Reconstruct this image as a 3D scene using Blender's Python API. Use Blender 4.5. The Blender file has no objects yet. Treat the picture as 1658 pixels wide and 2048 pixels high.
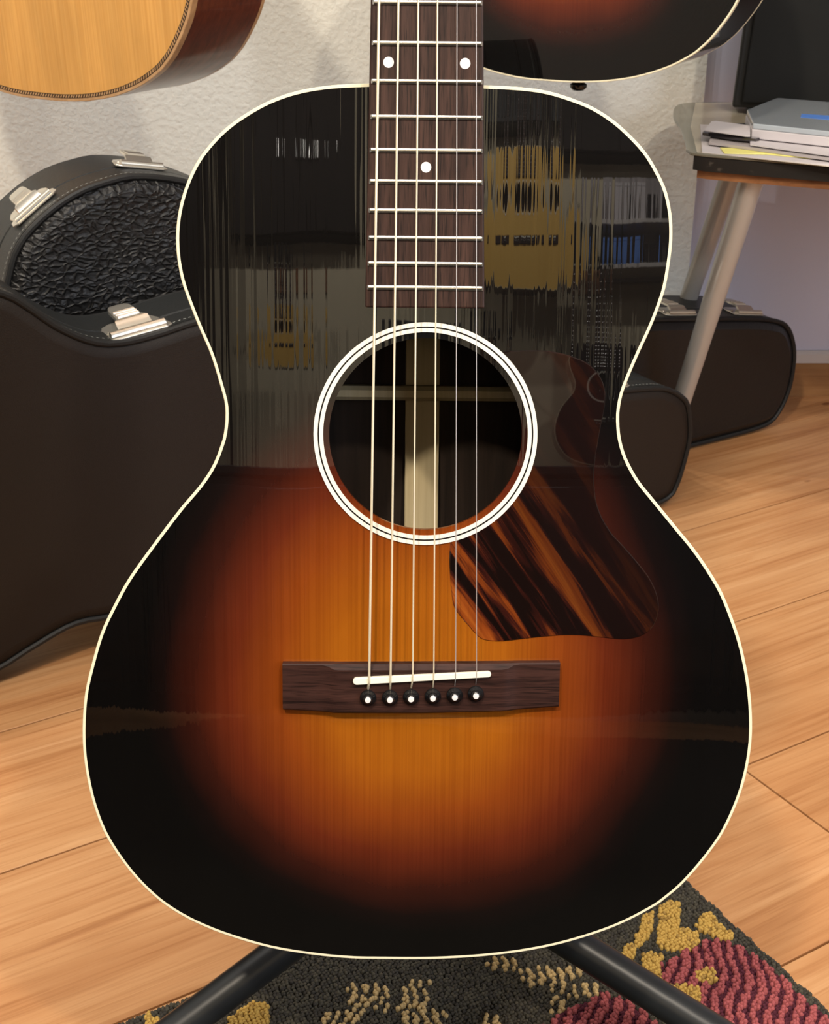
import bpy, bmesh, math, random
from mathutils import Vector, Matrix
random.seed(7)
# ------------------------------------------------------------------ camera, world, lights, exposure
SC = bpy.context.scene
COL = SC.collection
F, PITCH, H = 2700.0, math.radians(25.3), 0.775        # focal length in pixels of the 1658x2048 frame
CW, CH = 829.0, 1024.0
cd = bpy.data.cameras.new('camera')
cam = bpy.data.objects.new('camera', cd)
COL.objects.link(cam)
cam.location = (0, 0, H)
cam.rotation_euler = (math.pi / 2 - PITCH, 0, 0)
cd.sensor_fit = 'VERTICAL'
cd.sensor_height = 24.0
cd.lens = 24.0 * F / 2048.0
cd.clip_start = 0.02
cd.dof.use_dof = True
cd.dof.focus_distance = 0.74
cd.dof.aperture_fstop = (cd.lens / 1000.0) / 0.0011
SC.camera = cam

w = bpy.data.worlds.new('world')
SC.world = w
w.use_nodes = True
w.node_tree.nodes['Background'].inputs[0].default_value = (0.9, 0.93, 1.0, 1)
w.node_tree.nodes['Background'].inputs[1].default_value = 0.05
SC.view_settings.view_transform = 'Standard'
SC.view_settings.look = 'None'
SC.view_settings.gamma = 1.0
SC.view_settings.exposure = 0.0
SC.view_settings.use_curve_mapping = False
SC.cycles.max_bounces = 8
SC.cycles.use_denoising = True

def area_light(name, loc, size, power, color, target):
    d = bpy.data.lights.new(name, 'AREA')
    d.shape = 'RECTANGLE'
    d.size, d.size_y = size
    d.energy = power
    d.color = color
    o = bpy.data.objects.new(name, d)
    o.location = loc
    o.rotation_euler = (Vector(target) - Vector(loc)).to_track_quat('-Z', 'Y').to_euler()
    COL.objects.link(o)
    return o

def spot_light(name, loc, target, power, color, radius, angle, blend=0.4):
    d = bpy.data.lights.new(name, 'SPOT')
    d.energy = power
    d.color = color
    d.shadow_soft_size = radius
    d.spot_size = math.radians(angle)
    d.spot_blend = blend
    o = bpy.data.objects.new(name, d)
    o.location = loc
    o.rotation_euler = (Vector(target) - Vector(loc)).to_track_quat('-Z', 'Y').to_euler()
    COL.objects.link(o)
    return o

WARM, NEUT, COOL = (1.0, 0.86, 0.68), (1.0, 0.95, 0.88), (0.86, 0.9, 1.0)
area_light('overhead_fill_light', (0.0, -0.3, 2.5), (1.6, 0.9), 38, NEUT, (0, -0.3, 0))  # added soft overhead fill that gives the room its ambience
area_light('cool_side_fill', (2.1, -0.9, 1.2), (1.1, 1.2), 46, (0.80, 0.87, 1.0), (0.6, 1.8, 0.35))  # added cool fill from the right, no window; lifts the wall under the table
for x, y, tx, pw, c in ((-1.25, 1.2, -0.55, 52, (1, 0.98, 0.95)), (-0.95, 1.32, -0.40, 36, NEUT), (-0.62, 1.22, -0.2, 31, (1, 0.98, 0.95)), (-0.25, 1.15, 0.1, 18, WARM)):
    spot_light('track_spot_light', (x, y, 2.4), (tx, 2.0, 0.45), pw, c, 0.010, 75)
spot_light('track_spot_light', (-0.6, -0.7, 2.4), (-0.35, 1.0, 0.0), 142, WARM, 0.07, 60)
spot_light('track_spot_light', (0.9, -0.7, 2.4), (0.45, 1.2, 0.0), 104, WARM, 0.05, 60)
for x, tx in ((-0.9, -0.6), (0.1, 0.0), (1.0, 0.75)):
    spot_light('front_wall_fill_spot', (x, -1.5, 2.45), (tx, -2.6, 1.45), 100, NEUT, 0.03, 80)  # added spots that brighten the unseen wall mirrored in the lacquer

# ------------------------------------------------------------------ geometry helpers
def ray(x, y):
    a, v = (x - CW) / F, (y - CH) / F
    return Vector((a, math.cos(PITCH) - v * math.sin(PITCH), -math.sin(PITCH) - v * math.cos(PITCH)))
CAM = Vector((0, 0, H))
def on_floor(x, y, z=0.0):
    d = ray(x, y)
    return CAM + d * ((z - H) / d.z)
def project(p):
    d = Vector(p) - CAM
    f = d.y * math.cos(PITCH) - d.z * math.sin(PITCH)
    u = d.y * math.sin(PITCH) + d.z * math.cos(PITCH)
    return CW + F * d.x / f, CH - F * u / f

class MB:
    def __init__(s):
        s.v, s.f = [], []
    def add(s, vs, fs):
        n = len(s.v)
        s.v += [tuple(v) for v in vs]
        s.f += [tuple(i + n for i in f) for f in fs]
    def box(s, c, d, M=None):
        c = Vector(c)
        vs = [c + Vector((sx * d[0] / 2, sy * d[1] / 2, sz * d[2] / 2)) for sx in (-1, 1) for sy in (-1, 1) for sz in (-1, 1)]
        if M is not None:
            vs = [M @ v for v in vs]
        s.add(vs, [(0, 1, 3, 2), (4, 6, 7, 5), (0, 4, 5, 1), (2, 3, 7, 6), (0, 2, 6, 4), (1, 5, 7, 3)])
    def prism(s, pts, z0, z1, M=None, zf=None):
        n = len(pts)
        g = zf or (lambda x, y: 0.0)
        vs = [Vector((p[0], p[1], z0 + g(*p[:2]))) for p in pts] + [Vector((p[0], p[1], z1 + g(*p[:2]))) for p in pts]
        if M is not None:
            vs = [M @ v for v in vs]
        s.add(vs, [tuple(range(n))[::-1], tuple(range(n, 2 * n))] + [(i, (i + 1) % n, n + (i + 1) % n, n + i) for i in range(n)])
    def tube(s, pts, r, k=8, closed=False, flat=None):
        pts = [Vector(p) for p in pts]
        n = len(pts)
        rs = r if isinstance(r, (list, tuple)) else [r] * n
        rings, up = [], None
        for i in range(n):
            a = pts[i - 1] if (i > 0 or closed) else pts[i]
            b = pts[(i + 1) % n] if (i < n - 1 or closed) else pts[i]
            d = (b - a).normalized()
            if up is None:
                up = d.orthogonal().normalized()
            up = (up - d * up.dot(d)).normalized()
            sd = d.cross(up)
            rings.append([pts[i] + (up * math.cos(j * 2 * math.pi / k) + sd * math.sin(j * 2 * math.pi / k)) * rs[i] for j in range(k)])
        fs = []
        for i in range(n if closed else n - 1):
            i2 = (i + 1) % n
            fs += [(i * k + j, i * k + (j + 1) % k, i2 * k + (j + 1) % k, i2 * k + j) for j in range(k)]
        if not closed:
            fs += [tuple(range(k))[::-1], tuple(range((n - 1) * k, n * k))]
        s.add([v for q in rings for v in q], fs)
    def lathe(s, prof, c, k=20, M=None):
        c = Vector(c)
        vs, n = [], len(prof)
        for j in range(k):
            a = 2 * math.pi * j / k
            vs += [c + Vector((r * math.cos(a), r * math.sin(a), z)) for r, z in prof]
        if M is not None:
            vs = [M @ v for v in vs]
        fs = [(j * n + i, ((j + 1) % k) * n + i, ((j + 1) % k) * n + i + 1, j * n + i + 1) for j in range(k) for i in range(n - 1)]
        s.add(vs, fs)
    def loft(s, rings, closed=True, caps=False):
        n = len(rings[0])
        fs = []
        for i in range(len(rings) - 1):
            fs += [(i * n + j, i * n + (j + 1) % n, (i + 1) * n + (j + 1) % n, (i + 1) * n + j) for j in range(n if closed else n - 1)]
        if caps:
            fs += [tuple(range(n))[::-1], tuple(range((len(rings) - 1) * n, len(rings) * n))]
        s.add([v for q in rings for v in q], fs)
    def build(s, name, mat, parent=None, smooth=30, fix=True, bevel=0, seg=2, mw=None):
        me = bpy.data.meshes.new(name)
        me.from_pydata(s.v, [], s.f)
        if fix:
            bm = bmesh.new()
            bm.from_mesh(me)
            bmesh.ops.recalc_face_normals(bm, faces=bm.faces)
            bm.to_mesh(me)
            bm.free()
        o = bpy.data.objects.new(name, me)
        COL.objects.link(o)
        if mat:
            me.materials.append(mat)
        if parent:
            o.parent = parent
        if mw is not None:
            o.matrix_local = mw
        if smooth:
            me.polygons.foreach_set('use_smooth', [True] * len(me.polygons))
            me.set_sharp_from_angle(angle=math.radians(smooth))
        if bevel:
            m = o.modifiers.new('bevel', 'BEVEL')
            m.width, m.segments, m.limit_method, m.angle_limit = bevel, seg, 'ANGLE', math.radians(40)
        return o

def catmull(pts, n, closed=True):
    out, m = [], len(pts)
    for i in range(m if closed else m - 1):
        p = [Vector((pts[(i + q) % m] if closed else pts[min(max(i + q, 0), m - 1)])[:2]) for q in (-1, 0, 1, 2)]
        for j in range(n):
            u = j / n
            out.append(0.5 * ((2 * p[1]) + (p[2] - p[0]) * u + (2 * p[0] - 5 * p[1] + 4 * p[2] - p[3]) * u * u + (-p[0] + 3 * p[1] - 3 * p[2] + p[3]) * u ** 3))
    if not closed:
        out.append(Vector(pts[-1][:2]))
    return out

def area2(p):
    return sum(p[i - 1][0] * p[i][1] - p[i][0] * p[i - 1][1] for i in range(len(p)))
def resample(pts, n):
    pts = [Vector(p[:2]) for p in pts]
    L = [0.0]
    m = len(pts)
    for i in range(m):
        L.append(L[-1] + (pts[(i + 1) % m] - pts[i]).length)
    out, k = [], 0
    for j in range(n):
        d = L[-1] * j / n
        while L[k + 1] < d:
            k += 1
        u = (d - L[k]) / max(1e-9, L[k + 1] - L[k])
        out.append(pts[k].lerp(pts[(k + 1) % m], u))
    return out
def inset(pts, d):
    n, out = len(pts), []
    sg = 1 if area2(pts) > 0 else -1
    for i in range(n):
        t = (Vector(pts[(i + 1) % n][:2]) - Vector(pts[i - 1][:2])).normalized()
        out.append(Vector(pts[i][:2]) + Vector((-t.y, t.x)) * d * sg)
    return out

def empty(name, M=None):
    o = bpy.data.objects.new(name, None)
    o.empty_display_size = 0.05
    COL.objects.link(o)
    if M is not None:
        o.matrix_world = M
    return o
def tag(o, label=None, cat=None, group=None, kind=None):
    for k, v in (('label', label), ('category', cat), ('group', group), ('kind', kind)):
        if v:
            o[k] = v
    return o
def frame(loc, x, y, z):
    M = Matrix.Identity(4)
    for i, a in enumerate((x, y, z)):
        M[0][i], M[1][i], M[2][i] = a
    M[0][3], M[1][3], M[2][3] = loc
    return M

# ------------------------------------------------------------------ materials
class Mat:
    def __init__(s, name, color=(0.5, 0.5, 0.5), rough=0.5, metal=0.0, spec=0.5, coat=0.0, crough=0.03, cior=1.5):
        s.m = bpy.data.materials.new(name)
        s.m.use_nodes = True
        s.t = s.m.node_tree
        s.b = s.t.nodes['Principled BSDF']
        s.set(color=color)
        s.b.inputs['Roughness'].default_value = rough
        s.b.inputs['Metallic'].default_value = metal
        s.b.inputs['Specular IOR Level'].default_value = spec
        s.b.inputs['Coat Weight'].default_value = coat
        s.b.inputs['Coat Roughness'].default_value = crough
        s.b.inputs['Coat IOR'].default_value = cior
        s._c = None
    def set(s, color):
        s.b.inputs['Base Color'].default_value = (*color, 1)
    def node(s, k, **kw):
        n = s.t.nodes.new(k)
        for a, v in kw.items():
            setattr(n, a, v)
        return n
    def link(s, a, b):
        s.t.links.new(a, b)
    def coords(s, scale=(1, 1, 1), kind='Object', rand=False, rot=(0, 0, 0)):
        if s._c is None:
            s._c = s.node('ShaderNodeTexCoord')
        mp = s.node('ShaderNodeMapping')
        mp.inputs['Scale'].default_value = scale
        mp.inputs['Rotation'].default_value = rot
        src = s._c.outputs[kind]
        if rand:
            oi = s.node('ShaderNodeObjectInfo')
            ml = s.node('ShaderNodeMath', operation='MULTIPLY')
            ml.inputs[1].default_value = 37.0
            s.link(oi.outputs['Random'], ml.inputs[0])
            ad = s.node('ShaderNodeVectorMath', operation='ADD')
            s.link(src, ad.inputs[0])
            s.link(ml.outputs[0], ad.inputs[1])
            src = ad.outputs[0]
        s.link(src, mp.inputs['Vector'])
        return mp.outputs[0]
    def noise(s, vec, scale=5, detail=3, rough=0.5, dist=0.0):
        n = s.node('ShaderNodeTexNoise')
        n.inputs['Scale'].default_value = scale
        n.inputs['Detail'].default_value = detail
        n.inputs['Roughness'].default_value = rough
        n.inputs['Distortion'].default_value = dist
        s.link(vec, n.inputs['Vector'])
        return n.outputs['Fac']
    def ramp(s, fac, stops, interp='LINEAR'):
        r = s.node('ShaderNodeValToRGB')
        r.color_ramp.interpolation = interp
        e = r.color_ramp.elements
        while len(e) < len(stops):
            e.new(0.5)
        for i, (p, c) in enumerate(stops):
            e[i].position = p
            e[i].color = (*c, 1) if len(c) == 3 else c
        s.link(fac, r.inputs[0])
        return r.outputs[0]
    def mix(s, a, b, fac=0.5, mode='MIX'):
        m = s.node('ShaderNodeMix', data_type='RGBA', blend_type=mode)
        if isinstance(fac, (int, float)):
            m.inputs[0].default_value = fac
        else:
            s.link(fac, m.inputs[0])
        for q, i in ((a, 6), (b, 7)):
            if isinstance(q, tuple):
                m.inputs[i].default_value = (*q, 1)
            else:
                s.link(q, m.inputs[i])
        return m.outputs[2]
    def math(s, op, a, b=None):
        m = s.node('ShaderNodeMath', operation=op)
        for i, q in enumerate((a, b)):
            if q is None:
                continue
            if isinstance(q, (int, float)):
                m.inputs[i].default_value = q
            else:
                s.link(q, m.inputs[i])
        return m.outputs[0]
    def color(s, c):
        s.link(c, s.b.inputs['Base Color'])
    def bump(s, h, strength=0.3, dist=0.001, to=('Normal',)):
        b = s.node('ShaderNodeBump')
        b.inputs['Strength'].default_value = strength
        b.inputs['Distance'].default_value = dist
        s.link(h, b.inputs['Height'])
        for q in to:
            s.link(b.outputs[0], s.b.inputs[q])

def simple(name, *a, **k):
    return Mat(name, *a, **k).m

def wood(name, dark, light, scale, rough=0.5, coat=0.0, pores=0.0, contrast=(0.3, 0.7), bump=0.0):
    m = Mat(name, rough=rough, coat=coat, spec=0.25)
    v = m.coords(scale)
    f = m.noise(v, 1.0, 6, 0.65, 0.4)
    c = m.ramp(f, [(contrast[0], dark), (contrast[1], light)])
    if pores:
        p = m.noise(m.coords(tuple(q * 4 for q in scale)), 1.0, 2, 0.5)
        c = m.mix(c, m.ramp(p, [(0.52, (1, 1, 1)), (0.68, (1 - pores,) * 3)]), 1.0, 'MULTIPLY')
    m.color(c)
    if bump:
        m.bump(f, bump, 0.0005)
    return m.m

def leather(name, color, size, strength, rough=0.45, detail=True, dist=0.0015):
    m = Mat(name, color, rough, spec=0.28)
    v = m.coords((1, 1, 1))
    vo = m.node('ShaderNodeTexVoronoi', feature='DISTANCE_TO_EDGE')
    vo.inputs['Scale'].default_value = 1.0 / size
    nv = m.node('ShaderNodeTexNoise')
    nv.inputs['Scale'].default_value = 0.6 / size
    m.link(v, nv.inputs['Vector'])
    mx = m.node('ShaderNodeMix', data_type='VECTOR')
    mx.inputs[0].default_value = size * 0.6 if not detail else size * 1.3
    m.link(v, mx.inputs[4])
    m.link(nv.outputs['Color'], mx.inputs[5])
    m.link(mx.outputs[1], vo.inputs['Vector'])
    h = m.ramp(vo.outputs['Distance'], [(0.0, (0, 0, 0)), (0.35, (1, 1, 1))], 'EASE')
    m.bump(h, strength, dist)
    return m.m

# the sunburst lacquer of the main guitar: orange round the bridge, red brown, then black at the rim
def sunburst(name, cx, cy, ax, up, dn, coat_ior, ripple=True):
    m = Mat(name, rough=0.55, spec=0.04, coat=1.0, crough=0.012, cior=coat_ior)
    sep = m.node('ShaderNodeSeparateXYZ')
    v0 = m.coords((1, 1, 1))
    m.link(v0, sep.inputs[0])
    dx = m.math('DIVIDE', m.math('SUBTRACT', sep.outputs[0], cx), ax)
    dy = m.math('SUBTRACT', sep.outputs[1], cy)
    dyu = m.math('DIVIDE', m.math('MAXIMUM', dy, 0.0), up)
    dyd = m.math('DIVIDE', m.math('MINIMUM', dy, 0.0), dn)
    d = m.math('POWER', m.math('ADD', m.math('ADD', m.math('POWER', m.math('ABSOLUTE', dx), 2.3), m.math('POWER', m.math('ABSOLUTE', dyu), 2.3)), m.math('POWER', m.math('ABSOLUTE', dyd), 2.3)), 1 / 2.3)
    wob = m.noise(m.coords((9, 9, 9)), 1.0, 2)
    d = m.math('ADD', d, m.math('MULTIPLY', m.math('SUBTRACT', wob, 0.5), 0.16))
    c = m.ramp(d, [(0.0, (0.345, 0.108, 0.005)), (0.32, (0.31, 0.088, 0.005)), (0.5, (0.215, 0.045, 0.005)), (0.66, (0.105, 0.017, 0.005)),
                   (0.80, (0.032, 0.006, 0.003)), (0.92, (0.005, 0.002, 0.0017)), (1.0, (0.0018, 0.0014, 0.0013))])
    g = m.noise(m.coords((800, 3, 3)), 1.0, 2, 0.6)
    g2 = m.noise(m.coords((40, 22, 8)), 1.0, 2, 0.5)
    c = m.mix(c, m.ramp(g, [(0.35, (0.91, 0.86, 0.83)), (0.6, (1.04, 1.05, 1.06))]), 1.0, 'MULTIPLY')
    c = m.mix(c, m.ramp(g2, [(0.35, (0.94, 0.92, 0.9)), (0.65, (1.04, 1.04, 1.04))]), 1.0, 'MULTIPLY')
    m.color(c)
    if ripple:
        r1 = m.noise(m.coords((180, 2.6, 1)), 1.0, 2, 0.5)
        r2 = m.noise(m.coords((14, 9, 1)), 1.0, 1, 0.5)
        h = m.math('ADD', m.math('MULTIPLY', r1, 0.5), m.math('MULTIPLY', r2, 1.0))
        m.bump(h, 1.0, 0.00022, ('Coat Normal',))
    return m.m

def tortoise(name):
    m = Mat(name, rough=0.5, spec=0.04, coat=1.0, crough=0.01, cior=1.5)
    v = m.coords((1, 1, 1), rot=(0, 0, math.radians(55)))
    mp = m.node('ShaderNodeMapping')
    mp.inputs['Scale'].default_value = (7, 95, 1)
    m.link(v, mp.inputs['Vector'])
    f = m.noise(mp.outputs[0], 1.0, 4, 0.62, 0.5)
    c = m.ramp(f, [(0.46, (0.005, 0.002, 0.0015)), (0.52, (0.04, 0.007, 0.004)), (0.58, (0.20, 0.040, 0.006)), (0.66, (0.30, 0.075, 0.010)), (0.74, (0.09, 0.015, 0.005))])
    sep = m.node('ShaderNodeSeparateXYZ')
    m.link(m.coords((1, 1, 1)), sep.inputs[0])
    # the stripes fade out towards the upper and outer part of the sheet
    fade = m.math('ADD', m.math('MULTIPLY', sep.outputs[0], 1.0), m.math('MULTIPLY', sep.outputs[1], 0.75))
    c = m.mix(c, (0.006, 0.002, 0.0016), m.ramp(m.math('MULTIPLY', fade, 1.0), [(0.185, (0, 0, 0)), (0.285, (0.96, 0.96, 0.96))]))
    m.color(c)
    return m.m

M = {}
def setup_materials():
    M['cream'] = simple('cream_binding', (0.86, 0.80, 0.58), 0.35)
    M['white'] = simple('white_inlay', (0.88, 0.84, 0.74), 0.35)
    M['bone'] = simple('bone', (0.9, 0.87, 0.74), 0.35)
    M['blackplastic'] = simple('black_plastic', (0.008, 0.008, 0.009), 0.14)
    M['blackline'] = simple('black_line', (0.006, 0.005, 0.005), 0.3)
    M['pearl'] = simple('pearl', (0.82, 0.78, 0.78), 0.25, coat=0.6)
    M['nickel'] = simple('nickel', (0.80, 0.80, 0.78), 0.22, 1.0)
    M['chrome'] = simple('latch_nickel', (0.66, 0.62, 0.54), 0.25, 0.85)
    M['bronze'] = simple('bronze_string', (0.98, 0.88, 0.66), 0.42, 0.45)
    M['steel'] = simple('steel_string', (0.72, 0.70, 0.70), 0.35, 0.6)
    M['rosewood'] = wood('rosewood_fretboard', (0.017, 0.0075, 0.006), (0.062, 0.030, 0.022), (260, 14, 60), 0.5, pores=0.6)
    M['bridgewood'] = wood('rosewood_bridge', (0.012, 0.0045, 0.0037), (0.060, 0.025, 0.019), (16, 330, 60), 0.42, pores=0.6)
    M['mahogany'] = wood('mahogany', (0.055, 0.012, 0.006), (0.14, 0.032, 0.014), (12, 60, 160), 0.3, coat=0.45)
    M['darkside'] = wood('dark_stained_mahogany', (0.006, 0.003, 0.003), (0.018, 0.006, 0.005), (12, 60, 160), 0.3, coat=0.9)
    M['backwood'] = wood('unfinished_rosewood_back', (0.010, 0.006, 0.004), (0.03, 0.018, 0.012), (140, 8, 8), 0.7)
    M['spruce'] = wood('bare_spruce', (0.42, 0.34, 0.20), (0.50, 0.42, 0.26), (300, 8, 30), 0.7)
    m = Mat('aged_spruce_top', rough=0.35, spec=0.3, coat=0.7, crough=0.12)
    g = m.noise(m.coords((430, 3, 3)), 1.0, 3, 0.6)
    b = m.noise(m.coords((26, 5, 3)), 1.0, 3, 0.6)
    c = m.ramp(g, [(0.3, (0.60, 0.295, 0.068)), (0.7, (0.72, 0.39, 0.110))])
    c = m.mix(c, m.ramp(b, [(0.3, (0.80, 0.78, 0.74)), (0.7, (1.1, 1.08, 1.05))]), 1.0, 'MULTIPLY')
    m.color(c)
    M['spruce_top'] = m.m
    M['tan'] = wood('tan_binding', (0.36, 0.20, 0.09), (0.55, 0.34, 0.17), (60, 60, 60), 0.35, coat=0.6)
    M['herring_dark'] = simple('herringbone_dark', (0.035, 0.018, 0.008), 0.4)
    M['tort'] = tortoise('tortoise_sheet')
    # room
    m = Mat('stucco_paint', (0.74, 0.745, 0.69), 0.85, spec=0.15)
    h = m.noise(m.coords((1, 1, 1)), 125, 3, 0.55)
    m.bump(m.ramp(h, [(0.4, (0, 0, 0)), (0.62, (1, 1, 1))]), 0.32, 0.0016)
    M['stucco'] = m.m
    M['beige'] = simple('beige_paint', (0.66, 0.58, 0.42), 0.85, spec=0.15)
    M['palespruce'] = wood('pale_spruce_top', (0.72, 0.42, 0.09), (0.85, 0.55, 0.15), (120, 4, 4), 0.4)
    m = Mat('wall_paint_bluish_light', (0.60, 0.60, 0.72), 0.8, spec=0.15)  # bluish light on this stretch of wall is mixed into its paint colour
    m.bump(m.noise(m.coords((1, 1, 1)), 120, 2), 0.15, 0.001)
    M['bluish_lit_wall'] = m.m
    M['ceiling'] = simple('ceiling_paint', (0.78, 0.76, 0.72), 0.9)
    M['whitetrim'] = simple('white_trim', (0.60, 0.56, 0.54), 0.5)
    M['basewood'] = wood('baseboard_wood', (0.26, 0.12, 0.045), (0.42, 0.22, 0.09), (5, 60, 60), 0.45)
    m = Mat('laminate_wood', rough=0.42, spec=0.4)
    v = m.coords((1.6, 24, 1), rand=True)
    a = m.noise(v, 1.0, 8, 0.68, 0.9)
    b = m.noise(m.coords((5, 190, 1), rand=True), 1.0, 4, 0.65, 0.4)
    e = m.noise(m.coords((2.2, 9, 1), rand=True), 1.0, 2, 0.5, 0.6)
    c = m.ramp(a, [(0.30, (0.37, 0.168, 0.066)), (0.43, (0.47, 0.236, 0.100)), (0.57, (0.53, 0.288, 0.132)), (0.72, (0.61, 0.358, 0.182))])
    c = m.mix(c, m.ramp(b, [(0.36, (0.84, 0.78, 0.72)), (0.52, (1.0, 1.0, 1.0))]), 1.0, 'MULTIPLY')
    c = m.mix(c, m.ramp(e, [(0.35, (0.90, 0.84, 0.78)), (0.6, (1.05, 1.05, 1.04))]), 1.0, 'MULTIPLY')
    oi = m.node('ShaderNodeObjectInfo')
    c = m.mix(c, m.ramp(oi.outputs['Random'], [(0.0, (0.93, 0.90, 0.87)), (1.0, (1.05, 1.05, 1.06))]), 1.0, 'MULTIPLY')
    kn = m.node('ShaderNodeTexVoronoi')
    kn.inputs['Scale'].default_value = 7.0
    m.link(m.coords((0.7, 1.3, 1), rand=True), kn.inputs['Vector'])
    c = m.mix(c, m.ramp(kn.outputs['Distance'], [(0.03, (0.42, 0.30, 0.25)), (0.055, (1, 1, 1))]), 1.0, 'MULTIPLY')
    m.color(c)
    m.bump(b, 0.05, 0.0003)
    M['laminate'] = m.m
    M['joint'] = simple('plank_joint', (0.11, 0.085, 0.06), 0.8)
    # cases
    M['brownvinyl'] = leather('dark_brown_vinyl', (0.0115, 0.0080, 0.0062), 0.0016, 0.25, 0.55, False, 0.0006)
    M['blackvinyl'] = leather('black_vinyl', (0.0145, 0.0155, 0.0155), 0.0018, 0.2, 0.42, False, 0.0006)
    m = Mat('wrinkled_black_leather', (0.006, 0.006, 0.0064), 0.42, spec=0.4)
    wv = m.node('ShaderNodeMix', data_type='VECTOR')
    wv.inputs[0].default_value = 0.018
    nz_ = m.node('ShaderNodeTexNoise')
    nz_.inputs['Scale'].default_value = 55
    m.link(m.coords((1, 1, 1)), nz_.inputs['Vector'])
    m.link(m.coords((1, 1, 1.7)), wv.inputs[4])
    m.link(nz_.outputs['Color'], wv.inputs[5])
    vo = m.node('ShaderNodeTexVoronoi', feature='DISTANCE_TO_EDGE')
    vo.inputs['Scale'].default_value = 88
    m.link(wv.outputs[1], vo.inputs['Vector'])
    hh = m.ramp(vo.outputs['Distance'], [(0.0, (1, 1, 1)), (0.22, (0.25, 0.25, 0.25)), (0.6, (0, 0, 0))])
    fine = m.noise(m.coords((1, 1, 1)), 240, 3, 0.6)
    hh = m.math('ADD', hh, m.math('MULTIPLY', fine, 0.5))
    sx_ = m.node('ShaderNodeSeparateXYZ')
    m.link(m.coords((1, 1, 1)), sx_.inputs[0])
    fl = m.ramp(m.math('ADD', sx_.outputs[0], 0.5), [(0.45, (1, 1, 1)), (0.60, (0.12, 0.12, 0.12))])   # the hide lies smooth towards the neck end
    m.bump(m.math('MULTIPLY', hh, fl), 0.75, 0.0016)
    M['wrinkle'] = m.m
    M['piping'] = simple('black_piping', (0.013, 0.013, 0.013), 0.5, spec=0.25)
    M['gap'] = simple('black_seam', (0.003, 0.003, 0.003), 0.8)
    M['stitch'] = simple('grey_thread', (0.26, 0.27, 0.25), 0.6)
    M['rubber'] = simple('black_rubber', (0.012, 0.012, 0.012), 0.6)
    # table and its load
    M['chromeleg'] = simple('brushed_steel_leg', (0.40, 0.39, 0.37), 0.3, 0.15, coat=0.5)
    M['tabletop'] = simple('glossy_tabletop', (0.17, 0.16, 0.12), 0.08, spec=0.4)
    M['mat'] = simple('beige_table_mat', (0.56, 0.49, 0.37), 0.25, coat=0.5)
    m = Mat('scuffed_black_edge', (0.012, 0.011, 0.010), 0.4)
    m.color(m.ramp(m.noise(m.coords((30, 30, 60)), 1, 4, 0.6), [(0.62, (0.012, 0.011, 0.010)), (0.74, (0.13, 0.11, 0.09))]))
    M['blackedge'] = m.m
    M['underwood'] = wood('table_underside_wood', (0.12, 0.045, 0.018), (0.32, 0.14, 0.055), (10, 40, 40), 0.5)
    M['blackcloth'] = simple('matt_black_cloth', (0.012, 0.012, 0.0115), 0.8, spec=0.2)
    M['blacktrim'] = simple('matt_black_trim', (0.006, 0.006, 0.006), 0.5)
    M['paper'] = simple('white_paper', (0.62, 0.58, 0.60), 0.6)
    M['card'] = simple('grey_card', (0.42, 0.38, 0.38), 0.6)
    M['glosspage'] = simple('dark_glossy_page', (0.03, 0.026, 0.03), 0.12, coat=0.8)
    M['yellow'] = simple('yellow_paper', (0.86, 0.80, 0.24), 0.6)
    M['bluecard'] = simple('blue_card', (0.10, 0.25, 0.72), 0.4)
    m = Mat('clear_plastic', (0.95, 0.97, 1.0), 0.05)
    m.b.inputs['Transmission Weight'].default_value = 1.0
    m.b.inputs['IOR'].default_value = 1.45
    M['clear'] = m.m
    M['frost'] = simple('pale_clear_lid', (0.44, 0.49, 0.54), 0.12, coat=0.8)
    M['standblack'] = simple('black_powder_coat', (0.014, 0.016, 0.018), 0.36)
    M['foam'] = simple('black_foam', (0.01, 0.01, 0.01), 0.9)
setup_materials()

# ------------------------------------------------------------------ the room
TH = math.radians(30.8)
T2, N2 = Vector((math.cos(TH), math.sin(TH))), Vector((-math.sin(TH), math.cos(TH)))   # along and across the planks
XL, XR, YB, YF, ZC = -2.0, 2.2, 2.085, -2.6, 2.55
def slab(name, c, d, mat, kind='structure'):
    b = MB()
    b.box((0, 0, 0), d)
    o = b.build(name, mat, smooth=0)
    o.location = c
    return tag(o, kind=kind)
floor = slab('floor', ((XL + XR) / 2, (YB + YF) / 2, -0.026), (XR - XL + 0.2, YB - YF + 0.2, 0.04), M['joint'])
slab('ceiling', ((XL + XR) / 2, (YB + YF) / 2, ZC + 0.05), (XR - XL + 0.2, YB - YF + 0.2, 0.1), M['ceiling'])
XC = 0.432
slab('wall_back', ((XL + XC) / 2, YB + 0.05, ZC / 2), (XC - XL, 0.1, ZC), M['stucco'])
slab('wall_back_right', ((XR + XC) / 2, YB + 0.062, ZC / 2), (XR - XC, 0.1, ZC), M['bluish_lit_wall'])
slab('wall_left', (XL - 0.05, (YB + YF) / 2, ZC / 2), (0.1, YB - YF + 0.2, ZC), M['stucco'])
slab('wall_right', (XR + 0.05, (YB + YF) / 2, ZC / 2), (0.1, YB - YF + 0.2, ZC), M['stucco'])
slab('wall_front', ((XL + XR) / 2, YF - 0.05, ZC / 2), (XR - XL, 0.1, ZC), M['beige'])
def trim(name, x0, x1, y, z0, z1, dpt, mat):
    b = MB()
    b.prism([(-dpt, z0), (0, z0), (0, z1), (-dpt * 0.55, z1), (-dpt, z1 - dpt * 0.5)], x0, x1,
            Matrix(((0, 0, 1, 0), (1, 0, 0, y), (0, 1, 0, 0), (0, 0, 0, 1))))
    return tag(b.build(name, mat, smooth=0), kind='structure')
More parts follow.
